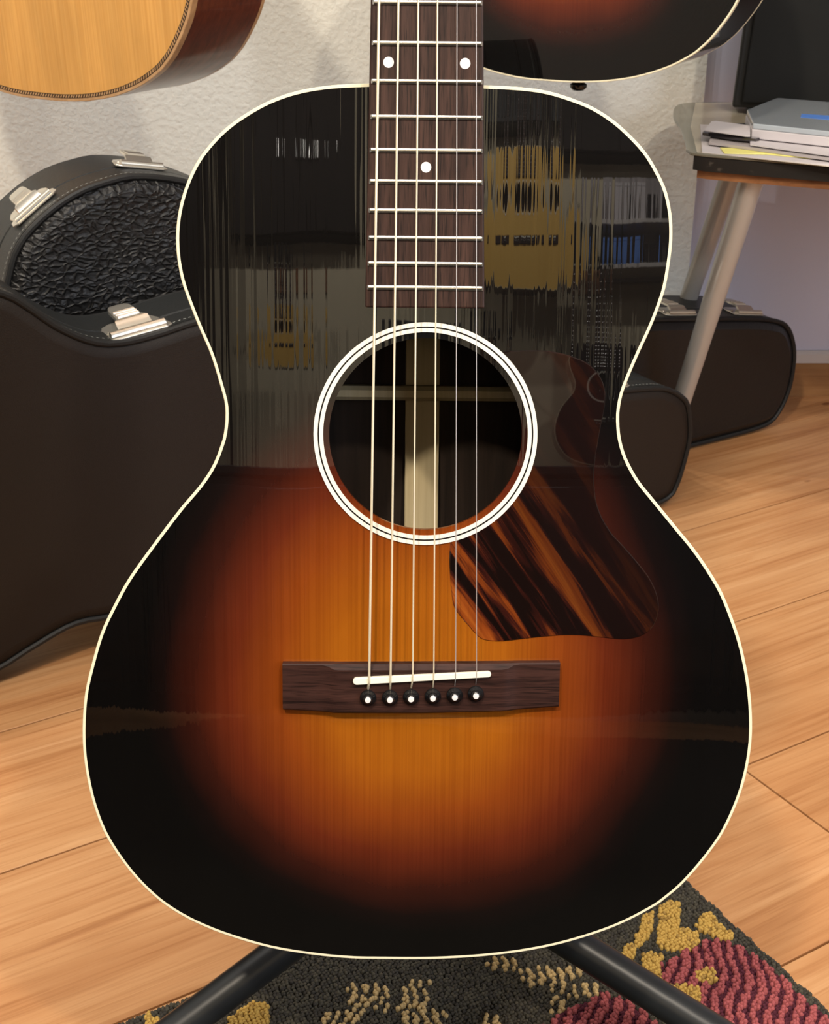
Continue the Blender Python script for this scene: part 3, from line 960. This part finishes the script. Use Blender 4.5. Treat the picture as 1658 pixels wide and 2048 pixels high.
def W3(s, p, z):
    return T3 * s + N3 * p + UP * z
def guitar_case(name, label, outline, p0, depth, face, band, bulge, latches, ref_s):
    ol = resample(catmull(outline, 6), 260)
    if area2(ol) < 0:
        ol = ol[::-1]
    zmin = min(q.y for q in ol)
    ol = [Vector((q.x, q.y - zmin + 0.0045)) for q in ol]
    base = W3(ref_s, p0 + depth / 2, 0)
    e = empty(name, Matrix.Translation(base))
    tag(e, label, 'guitar case')
    P = lambda q, p: tuple(W3(q.x, p0 + p, q.y) - base)
    # front panel: rounded shoulder then a gently crowned field
    b = MB()
    i0, i1, i2 = inset(ol, 0.004), inset(ol, 0.007), inset(ol, 0.016)
    b.loft([[P(q, 0.012) for q in i0], [P(q, 0.003) for q in i0], [P(q, 0.0) for q in i1], [P(q, -bulge * 0.6) for q in i2]])
    n = len(ol)
    b.add([P(q, -bulge * 0.6) for q in i2], [tuple(range(n))])
    b.build('front_panel', face, e, smooth=40)
    b = MB()
    b.loft([[P(q, depth) for q in i1], [P(q, depth) for q in i0]])
    b.add([P(q, depth) for q in i1], [tuple(range(n))])
    b.build('back_panel', band, e, smooth=40)
    # side band, with the shallow step where lid and body meet
    lid = depth * 0.36
    k0, k1 = inset(ol, 0.002), inset(ol, 0.0045)
    b = MB()
    b.loft([[P(q, 0.009) for q in i0], [P(q, 0.009) for q in ol], [P(q, lid) for q in ol], [P(q, lid + 0.001) for q in k0], [P(q, lid + 0.004) for q in k0], [P(q, lid + 0.005) for q in ol], [P(q, depth - 0.004) for q in ol], [P(q, depth) for q in i0]])
    b.build('side_band', band, e, smooth=30)
    b = MB()
    b.tube([P(q, 0.0015) for q in inset(ol, 0.0018)], 0.0036, 8, True)
    b.build('front_piping', M['piping'], e)
    b = MB()
    b.tube([P(q, depth - 0.001) for q in inset(ol, 0.003)], 0.0030, 8, True)
    b.build('back_piping', M['piping'], e)
    b = MB()
    b.tube([P(q, 0.0068) for q in inset(ol, 0.0021)], 0.0022, 6, True)
    b.build('seam', M['gap'], e)
    # stitches along the front edge of the band
    b = MB()
    dn = resample(ol, 520)
    up = inset(dn, -0.0004)
    for i in range(0, 520):
        a, c = up[i], up[(i + 1) % 520]
        m_ = a.lerp(c, 0.45)
        nx = (c - a).normalized()
        v = [P(a, 0.0132), P(m_, 0.0132), P(m_, 0.0146), P(a, 0.0146)]
        b.add(v, [(0, 1, 2, 3)])
    tag(b.build('stitching', M['stitch'], e, smooth=0, fix=False), kind='stuff')
    for s, side, pd, sc, flip in latches:
        best = None
        for i in range(n):
            a, c = ol[i], ol[(i + 1) % n]
            if (a.x - s) * (c.x - s) <= 0 and a.x != c.x:
                u = (s - a.x) / (c.x - a.x)
                q = a.lerp(c, u)
                if best is None or (q.y > best[0].y) == (side > 0):
                    best = (q, (c - a).normalized())
        q, d = best
        al = T3 * d.x + UP * d.y
        nr = T3 * d.y - UP * d.x
        latch(e, W3(q.x, p0 + pd, q.y) + nr * 0.0004, -al, N3, nr, sc, flip)
    return e, ol, base

A_OUT = [(-.115, .22), (-.10, .33), (-.05, .41), (.02, .45), (.1, .462), (.2, .447), (.279, .418), (.305, .400), (.331, .376), (.364, .3555), (.394, .350), (.431, .353), (.469, .359), (.52, .362),
         (.58, .35), (.66, .30), (.74, .238), (.82, .207), (.92, .193), (1.036, .181), (1.093, .174), (1.114, .167), (1.129, .158), (1.144, .144), (1.151, .122), (1.155, .092),
         (1.152, .071), (1.146, .044), (1.138, .022), (1.125, .008), (1.08, .004), (.9, .012), (.75, .015), (.62, .006), (.5, .010), (.43, .030), (.38, .043), (.34, .046), (.32, .048),
         (.299, .045), (.26, .031), (.222, .017), (.15, .004), (.05, .004), (-.04, .04), (-.10, .12)]
B_OUT = [(.298, .2), (.300, .32), (.321, .397), (.338, .430), (.367, .455), (.403, .474), (.44, .483), (.47, .485), (.517, .476), (.57, .455), (.63, .42), (.69, .385), (.74, .375), (.79, .38),
         (.85, .382), (.9, .36), (.97, .30), (1.05, .245), (1.12, .222), (1.194, .215), (1.30, .2), (1.373, .189), (1.418, .180), (1.45, .167), (1.469, .141), (1.478, .107),
         (1.475, .06), (1.457, .022), (1.429, .007), (1.349, .004), (1.2, .004), (1.0, .006), (.8, .012), (.7, .02), (.6, .01), (.5, .004), (.42, .012), (.34, .06), (.305, .12)]
guitar_case('guitar_case', 'dark brown vinyl guitar case on its side, nearest behind the guitar on the stand', A_OUT, 1.262, 0.105, M['brownvinyl'], M['blackvinyl'], 0.0015,
            [(.414, 1, 0.036, 1.2, 1), (1.02, 1, 0.030, 1.0, 1)], .5)
guitar_case('guitar_case', 'black wrinkled-leather guitar case on its side between the brown case and the wall', B_OUT, 1.402, 0.134, M['wrinkle'], M['blackvinyl'], 0.008,
            [(.366, 1, 0.052, 1.0, 1), (.490, 1, 0.066, 1.0, 1), (1.255, 1, 0.035, 1.0, 1), (1.385, 1, 0.035, 1.0, 1)], .9)

# ------------------------------------------------------------------ guitar stand
st = empty('guitar_stand', Matrix.Translation((0.0, 0.76, 0)))
tag(st, 'black tubular floor stand with splayed legs under the front guitar, standing on the rug', 'guitar stand')
def st_tube(name, pts, r, mat='standblack', parent=None, k=14):
    b = MB()
    b.tube([Vector(p) - Vector((0.0, 0.76, 0)) for p in pts], r, k)
    return b.build(name, M[mat], parent or st, smooth=50)
RUG_T = 0.0115
apx = Vector((0.004, 0.765, 0.150))
for tx, ty in ((157, 2206), (1662, 2212)):
    foot = on_floor(tx, ty, RUG_T + 0.0145)
    lg = st_tube('leg', [apx, foot], 0.0122)
    st_tube('rubber_foot', [foot + (apx - foot).normalized() * 0.035, foot - (apx - foot).normalized() * 0.002], 0.0142, 'rubber', lg)
rf = Vector((0.0, 1.03, 0.012))
lg = st_tube('leg', [apx + Vector((0, 0.012, 0)), rf], 0.0088)
st_tube('rubber_foot', [rf + (apx - rf).normalized() * 0.04, rf - (apx - rf).normalized() * 0.003], 0.0115, 'rubber', lg)
gdir = gv                                        # the post leans like the guitar
back0 = G0 - gn * 0.118
pb = Vector((0, back0.y + 0.008, back0.z))
st_tube('post', [apx + Vector((0, 0, -0.02)), apx + Vector((0, 0.0, 0.02)), pb + gdir * 0.10, pb + gdir * 0.42], 0.0085)
st_tube('hub', [apx + Vector((0, 0.002, -0.022)), apx + Vector((0, 0.002, 0.025))], 0.019, 'blackplastic')
for sx in (-1, 1):
    a = apx + Vector((0, 0, 0.04))
    lo = G0 + gu * (sx * 0.060) + gv * 0.0
    # height of the body rim at this offset
    yr = min(p.y for p in OUTLINE if abs(p.x - sx * 0.060) < 0.008)
    s0_ = G0 + gu * (sx * 0.060) + gv * (yr - 0.0085)
    tubes = [a, s0_ - gn * 0.112 + gv * -0.004, s0_ - gn * 0.08, s0_ - gn * 0.05]
    ar = st_tube('cradle_arm', tubes, 0.0045)
    st_tube('foam_sleeve', [tubes[1], tubes[2], tubes[3], s0_ - gn * 0.046], 0.0078, 'foam', ar)
for sx in (-1, 1):
    q = pb + gdir * 0.42
    st_tube('yoke_prong', [q, q + gu * sx * 0.05 + gn * 0.008, q + gu * sx * 0.07 + gn * 0.008], 0.007, 'foam')

# ------------------------------------------------------------------ hooked rug
TR = math.radians(29.3)
rt, rn = Vector((math.cos(TR), math.sin(TR))), Vector((-math.sin(TR), math.cos(TR)))
rc = on_floor(1251, 1672).xy
rug = empty('rug', Matrix.Translation((rc.x, rc.y, 0)))
tag(rug, 'charcoal hooked rug with gold leaves and a red ribbed flower, under the guitar stand', 'rug')
RW, RL = 2.10, 2.40  # enlarged unseen behind the camera so the lower reflections stay dark
b = MB()
b.prism([tuple(-rt * RW - rn * RL), tuple(-rn * RL), (0, 0), tuple(-rt * RW)], 0.0004, 0.0065)
m = Mat('rug_backing', (0.035, 0.032, 0.026), 0.95, spec=0.1)
b.build('backing', m.m, rug, smooth=0)
def P4(l, x0, y0, s):
    return [(x0 + x / s, y0 + y / s) for x, y in l]
GOLD = [P4(l, 1200, 1700, 3.62) for l in (
    [(300, 490), (380, 440), (385, 540), (350, 640), (300, 700), (260, 680), (250, 640), (290, 560)],
    [(190, 680), (265, 680), (260, 760), (180, 840), (110, 810), (160, 740)],
    [(430, 400), (520, 355), (580, 390), (585, 500), (570, 560), (650, 565), (700, 590), (730, 660), (680, 720), (520, 735), (430, 700), (405, 620), (430, 540)],
    [(690, 540), (740, 470), (800, 450), (850, 520), (950, 590), (985, 640), (900, 650), (800, 610), (720, 590)],
    [(310, 760), (370, 735), (455, 760), (440, 860), (450, 970), (380, 950), (305, 910)],
    [(460, 980), (560, 970), (700, 985), (740, 1030), (720, 1100), (620, 1090), (520, 1040)],
    [(690, 880), (760, 850), (840, 870), (840, 950), (760, 965), (700, 930)], [(210, 840), (250, 830), (255, 880), (215, 880)])]
GOLD += [P4(l, 300, 1880, 4.145) for l in ([(640, 696), (650, 650), (760, 560), (860, 510), (980, 520), (990, 640), (970, 760), (700, 780)], [(545, 400), (600, 340), (700, 290), (690, 330), (600, 400)], [(-40, 640), (0, 590), (90, 680), (80, 780), (-20, 760)])]
RED = [P4(l, 1200, 1700, 3.62) for l in ([(440, 830), (560, 770), (640, 710), (730, 680), (780, 640), (900, 650), (1000, 690), (1200, 810), (1330, 930), (1440, 1030), (1500, 1080), (1640, 1210), (1750, 1330), (1700, 1500), (900, 1500), (820, 1300), (700, 1160), (720, 1100), (740, 1030), (600, 960), (450, 970)],)]
RED += [P4([(1230, 480), (1350, 390), (1500, 330), (1560, 280), (1700, 330), (1800, 400), (1900, 500), (1800, 560), (1300, 560)], 640, 1880, 2.763)]
SPARSE = [(640 + a / 2.763, 1880 + b_ / 2.763, 640 + c / 2.763, 1880 + d / 2.763) for a, b_, c, d in (
    (150, 240, 380, 390), (430, 270, 520, 400), (500, 220, 615, 390), (20, 400, 230, 500), (460, 385, 700, 480), (880, 410, 1005, 500), (920, 95, 1090, 165), (1100, 150, 1450, 215), (1120, 205, 1240, 252), (1275, 230, 1350, 400), (1370, 235, 1560, 320))]
def inside(p, poly):
    c = False
    for i in range(len(poly)):
        (x1, y1), (x2, y2) = poly[i - 1], poly[i]
        if (y1 > p[1]) != (y2 > p[1]) and p[0] < (x2 - x1) * (p[1] - y1) / (y2 - y1) + x1:
            c = not c
    return c
rnd = random.Random(3)
verts, faces, cols = [], [], []
SP = 0.0029
nu, nv = int(0.92 / SP), int(0.34 / SP)
for j in range(nv):
    for i in range(nu):
        s_, p_ = -(i + 0.5) * SP, -(j + 0.5) * SP
        s_ += rnd.uniform(-.0007, .0007) + 0.0008 * math.sin(j * 0.5 + i * 0.2)
        p_ += rnd.uniform(-.0007, .0007)
        q = rc + rt * s_ + rn * p_
        if q.y < 0.60 or q.x < -0.36:
            continue
        px, py = project((q.x, q.y, 0.012))
        hgt = 0.0118
        # stripes of the flower follow the rows towards the viewer
        if any(inside((px, py), g_) for g_ in GOLD):
            c = (0.52, 0.33, 0.085) if rnd.random() > 0.12 else (0.34, 0.21, 0.06)
            hgt += 0.002
        elif any(inside((px, py), g_) for g_ in RED):
            ph = (q.x * 1.0 - q.y * 0.22) / 0.0098 + 0.35 * math.sin(q.y * 90 + q.x * 40)
            if ph % 1.0 < 0.52:
                c = (0.34, 0.088, 0.090) if rnd.random() > 0.1 else (0.26, 0.064, 0.07)
                hgt += 0.0022
            else:
                c = (0.085, 0.022, 0.034)
        else:
            c = rnd.choice(((0.060, 0.054, 0.042), (0.075, 0.067, 0.050), (0.050, 0.045, 0.038)))
            for a, b_, x1, y1 in SPARSE:
                if a < px < x1 and b_ < py < y1:
                    ph = (q.x - q.y * 0.2) / 0.0078 + 0.5 * math.sin(q.y * 150 + a)
                    if ph % 1.0 < 0.45 and rnd.random() < 0.9:
                        c = (0.50, 0.36, 0.17)
                        hgt += 0.002
                    break
        r = SP * 0.62
        k = len(verts)
        hgt += rnd.uniform(-.0005, .0005)
        ax, bx = rnd.uniform(0.85, 1.15), rnd.uniform(0.85, 1.25)
        rot = rnd.uniform(-0.5, 0.5)
        lx, ly = q.x - rc.x, q.y - rc.y
        for rr, zz in ((r, 0.0060), (r * 1.05, hgt - 0.0016), (r * 0.62, hgt - 0.0003)):
            for a_ in range(5):
                t_ = a_ * 2 * math.pi / 5 + rot
                verts.append((lx + rr * ax * math.cos(t_), ly + rr * bx * math.sin(t_), zz))
        verts.append((lx, ly, hgt))
        for lv in (0, 5):
            faces += [(k + lv + a_, k + lv + (a_ + 1) % 5, k + lv + 5 + (a_ + 1) % 5, k + lv + 5 + a_) for a_ in range(5)]
        faces += [(k + 10 + a_, k + 10 + (a_ + 1) % 5, k + 15) for a_ in range(5)]
        cols += [(*c, 1.0)] * 16
me = bpy.data.meshes.new('pile')
me.from_pydata(verts, [], faces)
ca = me.color_attributes.new('Col', 'FLOAT_COLOR', 'POINT')
ca.data.foreach_set('color', [x for c in cols for x in c])
me.polygons.foreach_set('use_smooth', [True] * len(me.polygons))
m = Mat('wool_pile', rough=0.95, spec=0.1)
at = m.node('ShaderNodeVertexColor')
at.layer_name = 'Col'
fz = m.noise(m.coords((1, 1, 1)), 900, 2)
m.color(m.mix(at.outputs[0], m.ramp(fz, [(0.3, (0.72, 0.72, 0.72)), (0.7, (1.15, 1.15, 1.15))]), 1.0, 'MULTIPLY'))
me.materials.append(m.m)
o = bpy.data.objects.new('pile', me)
COL.objects.link(o)
o.parent = rug
tag(o, kind='stuff')

# ------------------------------------------------------------------ side table on the right, with its load
TZ = 0.475
tb = empty('side_table', Matrix.Translation((0.62, 1.78, 0)))
tag(tb, 'low side table with black edge and slanted steel legs standing against the wall', 'table')
TC = Vector((0.62, 1.78, 0))
tp = [(0.354, 1.90), (0.346, 1.80), (0.334, 1.70), (0.327, 1.65), (0.332, 1.632), (0.35, 1.622), (0.44, 1.580), (0.54, 1.540), (0.70, 1.49), (0.84, 1.47), (0.90, 1.52), (0.93, 1.70), (0.92, 1.90), (0.86, 1.985), (0.70, 2.01), (0.52, 2.025), (0.42, 2.03), (0.378, 2.005)]
tp = resample(catmull(tp, 5), 90)
if area2(tp) < 0:
    tp = tp[::-1]
loc = [p - TC.xy for p in tp]
b = MB()
b.prism([tuple(p) for p in loc], TZ - 0.0035, TZ)
b.build('tabletop', M['tabletop'], tb, smooth=30, bevel=0.001)
b = MB()
loc_t = loc
loc = [Vector((max(p.x, -0.289 + 0.30 * max(0.0, p.y + 0.15)), p.y)) for p in loc]   # the board stays short of the top's overhanging left end
o1, i1 = loc, inset(loc, 0.02)
b.loft([[(p.x, p.y, TZ - 0.020) for p in i1], [(p.x, p.y, TZ - 0.020) for p in o1], [(p.x, p.y, TZ - 0.004) for p in o1], [(p.x, p.y, TZ - 0.004) for p in i1]])
b.build('table_edge', M['blackedge'], tb, smooth=35)
b = MB()
b.prism([tuple(p) for p in inset(loc, 0.006)], TZ - 0.030, TZ - 0.020)
b.build('underside_board', M['underwood'], tb, smooth=30)
def tbl_leg(top, foot):
    b = MB()
    b.tube([W3(*top) - TC, W3(*foot) - TC], [0.0150, 0.0125], 18)
    l = b.build('leg', M['chromeleg'], tb, smooth=60)
    d = (W3(*top) - W3(*foot)).normalized()
    b = MB()
    f_ = W3(*foot) - TC
    b.tube([f_ + d * 0.012, Vector((f_.x, f_.y, 0.0012))], [0.0140, 0.0140], 14)
    b.build('rubber_foot', M['rubber'], l)
tbl_leg((1.1649, 1.209, 0.4485), (1.2155, 1.3835, 0.006))
tbl_leg((1.343, 1.419, 0.449), (1.366, 1.588, 0.006))
for tx, ty, fx, fy in ((0.80, 1.60, 0.88, 1.60), (0.80, 1.90, 0.88, 1.98)):
    b = MB()
    b.tube([Vector((tx, ty, 0.449)) - TC, Vector((fx, fy, 0.004)) - TC], [0.0150, 0.0125], 18)
    b.build('leg', M['chromeleg'], tb, smooth=60)

def at_table(x, y, dz=0.0):
    return on_floor(x, y, TZ + dz)
# black cloth-fronted cabinet
c0 = at_table(1462, 230)
yaw = math.radians(-13)
cb = empty('speaker_cabinet', Matrix.Translation((c0.x, c0.y, TZ + 0.0005)) @ Matrix.Rotation(yaw, 4, 'Z') @ Matrix.Rotation(math.radians(-0.0), 4, 'Y'))
tag(cb, 'tall matt black cabinet standing on the side table at the right edge', 'cabinet')
b = MB()
WX = Matrix(((1, 0, 0, 0), (0, 0, 1, 0), (0, 1, 0, 0), (0, 0, 0, 1)))
b.prism([(0, 0.008), (0.40, 0.008), (0.40, 0.456), (0.020, 0.456)], 0.008, 0.117, WX)
b.build('shell', M['blacktrim'], cb, smooth=0, bevel=0.004)
b = MB()
b.prism([(0.013, 0.016), (0.392, 0.016), (0.392, 0.446), (0.032, 0.446)], 0.0, 0.0085, WX)
b.build('front_cloth', M['blackcloth'], cb, smooth=0, bevel=0.002)
for fx in (0.03, 0.37):
    for fy in (0.02, 0.1):
        b = MB()
        b.box((fx, fy, 0.004 - fx * 0.0), (0.02, 0.02, 0.008))
        b.build('foot', M['rubber'], cb, smooth=0)

def sheet(name, px, z, th, mat, label, cat, wav=0.0, smooth=0, group=None):
    """a thin leaf given by its corners on the table"""
    pts = [on_floor(x, y, TZ + z).xy for x, y in px]
    c = sum((p for p in pts), Vector((0, 0))) / len(pts)
    pts = [p - c for p in pts]
    if area2(pts) < 0:
        pts = pts[::-1]
    b = MB()
    pts = resample(pts, 24) if wav else pts
    b.prism([tuple(p) for p in pts], 0, th, zf=(lambda x, y: wav * math.sin(x * 45 + y * 30) + wav) if wav else None)
    o = b.build(name, M[mat], smooth=smooth)
    o.location = (c.x, c.y, TZ + z)
    return tag(o, label, cat, group)
sheet('table_mat', [(1394, 305), (1381, 255), (1391, 206), (1500, 204), (1700, 230), (1700, 338)], 0.00015, 0.0002, 'mat', 'beige glossy mat lying flat under the papers on the side table', 'mat')
sheet('paper_sheet', [(1404, 305), (1400, 250), (1700, 268), (1700, 336)], 0.0004, 0.0010, 'paper', 'white paper sheet lying lowest on the side table', 'paper')
sheet('sticky_note', [(1440, 297), (1449, 307.5), (1530, 309), (1624, 318), (1600, 309), (1520, 299)], 0.0018, 0.0012, 'yellow', 'narrow yellow paper strip at the front of the side table', 'paper')
sheet('cardboard_sheet', [(1418, 289), (1425, 262), (1690, 290), (1690, 326)], 0.0034, 0.0030, 'card', 'grey card sheet under the dark magazine on the table', 'card')
sheet('magazine', [(1404, 271), (1420, 258), (1500, 254), (1520, 285), (1470, 281)], 0.0085, 0.0035, 'glosspage', 'dark glossy magazine with curled pages left on the table stack', 'magazine', 0.0012, 30)
sheet('folded_leaflet', [(1408, 262), (1424, 248), (1500, 258), (1500, 276), (1450, 268)], 0.0155, 0.0012, 'paper', 'crumpled pale leaflet on top of the dark magazine', 'paper', 0.0016, 30)
sheet('paper_sheet', [(1500, 291), (1500, 270), (1700, 285), (1700, 318)], 0.0080, 0.0012, 'paper', 'white paper sheet directly under the clear plastic case', 'paper')
# clear plastic case with a blue card inside
q = [on_floor(x, y, TZ + 0.0105).xy for x, y in ((1502, 277), (1490, 247), (1550, 222), (1760, 240), (1760, 305))]
c = sum(q, Vector((0, 0))) / len(q)
pc = empty('plastic_case', Matrix.Translation((c.x, c.y, TZ + 0.0105)))
tag(pc, 'flat clear plastic case with a blue insert on the paper stack', 'plastic case')
q = [p - c for p in q]
if area2(q) < 0:
    q = q[::-1]
b = MB()
b.prism([tuple(p) for p in q], 0, 0.011)
b.build('base', M['paper'], pc, smooth=0, bevel=0.001)
b = MB()
b.prism([tuple(p) for p in inset(q, 0.001)], 0.0112, 0.0175)
b.build('lid', M['frost'], pc, smooth=0, bevel=0.0012)
q2 = [on_floor(x, y, TZ + 0.0225).xy - c for x, y in ((1600, 244), (1602, 237), (1690, 243), (1690, 252))]
b = MB()
b.prism([tuple(p) for p in (q2 if area2(q2) > 0 else q2[::-1])], 0.0176, 0.0178)
b.build('blue_insert', M['bluecard'], pc, smooth=0)

# ------------------------------------------------------------------ what the lacquer mirrors: guitars along the opposite wall
def copy_tree(o, parent=None):
    c = o.copy()
    COL.objects.link(c)
    if parent:
        c.parent = parent
    for ch in list(o.children):
        copy_tree(ch, c)
    return c

front = {}
def wall_guitar(name, style, x, z, scale, label, tilt=0.0):
    Mx = frame((x, YF + 0.24, z), Vector((-1, 0, 0)), UP, Vector((0, 1, 0))) @ Matrix.Rotation(tilt, 4, 'Z') @ Matrix.Scale(scale, 4)
    r = empty(name, Mx)
    tag(r, label, 'guitar')
    build_guitar(r, style, 1)
    p = Mx @ Vector((0.004, NECK_Y, -0.012))
    hanger(p.x, p.y, p.z, YF, 'wall hook holding the ' + label.split(' hanging')[0])
    return r
wall_guitar('acoustic_guitar', 'yellow', 0.37, 1.40, 1.0, 'pale yellow-topped guitar hanging right of the middle on the wall facing the sunburst guitar')
wall_guitar('acoustic_guitar', 'natural', 0.98, 1.05, 0.80, 'amber-topped guitar hanging right of the grey shelf on the facing wall')
wall_guitar('acoustic_guitar', 'dark', 0.62, 0.80, 0.85, 'dark stained guitar hanging below the grey shelf on the facing wall')
wall_guitar('acoustic_guitar', 'dark', 0.26, 0.79, 0.55, 'small dark stained guitar hanging under the yellow-topped one on the facing wall')
wall_guitar('acoustic_guitar', 'yellow', -0.44, 1.13, 0.44, 'tiny yellow-topped guitar hanging under the added dark wall block')
def added_cupboard(name, x0, x1, z0, z1, dp, label):  # added dark cupboards, there only to darken the lacquer's reflections
    e = empty(name, Matrix.Translation(((x0 + x1) / 2, YF + 0.002 + dp / 2, z0)))
    tag(e, label, 'added_cupboard')
    w_, h_ = x1 - x0, z1 - z0
    b = MB()
    b.box((0, 0, h_ / 2), (w_, dp, h_))
    b.build('body', M['added_cupwood'], e, smooth=0, bevel=0.003)
    for sx in (-1, 1):
        b = MB()
        b.box((sx * w_ / 4, dp / 2 + 0.008, h_ / 2), (w_ / 2 - 0.008, 0.016, h_ - 0.012))
        d = b.build('door', M['added_cupwood'], e, smooth=0, bevel=0.003)
        b = MB()
        b.tube([(sx * 0.025, dp / 2 + 0.016, h_ * 0.45), (sx * 0.025, dp / 2 + 0.035, h_ * 0.45), (sx * 0.025, dp / 2 + 0.035, h_ * 0.55), (sx * 0.025, dp / 2 + 0.016, h_ * 0.55)], 0.004, 8)
        b.build('handle', M['nickel'], d)
M['added_cupwood'] = wood('added_cupboard_dark_wood', (0.006, 0.003, 0.002), (0.016, 0.007, 0.005), (30, 30, 4), 0.6)
added_cupboard('added_cupboard', -1.75, -0.71, 0.80, 2.40, 0.40, 'tall dark block added to darken reflections on the left end of the counter')
added_cupboard('added_wall_cupboard', -0.61, -0.16, 1.62, 2.25, 0.10, 'wall block added to darken reflections left of the middle on the facing wall')
added_cupboard('added_wall_cupboard', 0.52, 1.06, 1.92, 2.30, 0.10, 'wall block added to darken reflections above the grey shelf on the facing wall')
for x, z, lab in ((0.36, 2.02, 'black loudspeaker added to darken reflections above the yellow-topped guitar on the facing wall'), (0.02, 1.15, 'black loudspeaker added to darken reflections beside the small dark guitar on the facing wall')):
    e = empty('added_loudspeaker', Matrix.Translation((x, YF + 0.002, z)))  # added black loudspeakers that darken parts of the mirrored wall
    tag(e, lab, 'added loudspeaker')
    b = MB()
    b.box((0, 0.07, 0.08), (0.20, 0.14, 0.16))
    b.build('cabinet', M['blacktrim'], e, smooth=0, bevel=0.006)
    b = MB()
    b.lathe([(0.06, 0.0), (0.06, 0.006), (0.05, 0.007), (0.02, -0.004), (0, 0.0)], (0, 0, 0), 24, Matrix(((1, 0, 0, 0), (0, 0, 1, 0.139), (0, 1, 0, 0.08), (0, 0, 0, 1))))
    b.build('cone', M['rubber'], e, smooth=40)
# low dark counter with a few cases of goods, along the facing wall
ct = empty('counter', Matrix.Translation((0.1, YF + 0.25, 0)))
tag(ct, 'long low dark counter along the wall facing the sunburst guitar', 'counter')
for k in range(4):
    b = MB()
    b.box((-1.35 + 0.9 * k, 0.0, 0.40), (0.88, 0.44, 0.68))
    un = b.build('cabinet_box', M['blackedge'], ct, smooth=0, bevel=0.004)
    b = MB()
    b.box((-1.35 + 0.9 * k, 0.225, 0.40), (0.82, 0.012, 0.62))
    b.build('door', M['darkside'], un, smooth=0, bevel=0.003)
b = MB()
b.box((0, 0, 0.76), (3.66, 0.47, 0.03))
b.build('countertop', M['blackedge'], ct, smooth=0, bevel=0.004)
b = MB()
b.box((0, 0, 0.03), (3.5, 0.38, 0.06))
b.build('plinth', M['blacktrim'], ct, smooth=0)
sh = empty('wall_shelf', Matrix.Translation((0.82, YF + 0.01, 1.50)))
tag(sh, 'grey wall shelf with a white ledge on the facing wall', 'shelf')
b = MB()
b.box((0, 0.01, 0.17), (0.34, 0.02, 0.38))
b.build('back_board', M['card'], sh, smooth=0, bevel=0.002)
for z in (0.0, 0.16):
    b = MB()
    b.box((0, 0.08, z), (0.34, 0.14, 0.016))
    b.build('ledge', M['whitetrim'], sh, smooth=0, bevel=0.002)
for i, (x, z, w_, h_, mt, lb) in enumerate(((0.72, 1.508, 0.07, 0.10, 'bluecard', 'blue box on the lower ledge of the grey wall shelf'), (0.83, 1.508, 0.09, 0.07, 'glosspage', 'black box on the lower ledge of the grey wall shelf'),
                                            (0.75, 1.668, 0.10, 0.13, 'paper', 'white box on the upper ledge of the grey wall shelf'), (0.90, 1.668, 0.08, 0.09, 'glosspage', 'black box on the upper ledge of the grey wall shelf'))):
    b = MB()
    b.box((0, 0, h_ / 2), (w_, 0.09, h_))
    b.box((0, 0, h_ - 0.004), (w_ + 0.003, 0.093, 0.012))
    o = b.build('goods_box', M[mt], smooth=0)
    o.location = (x, YF + 0.095, z + 0.0003)
    tag(o, lb, 'box')
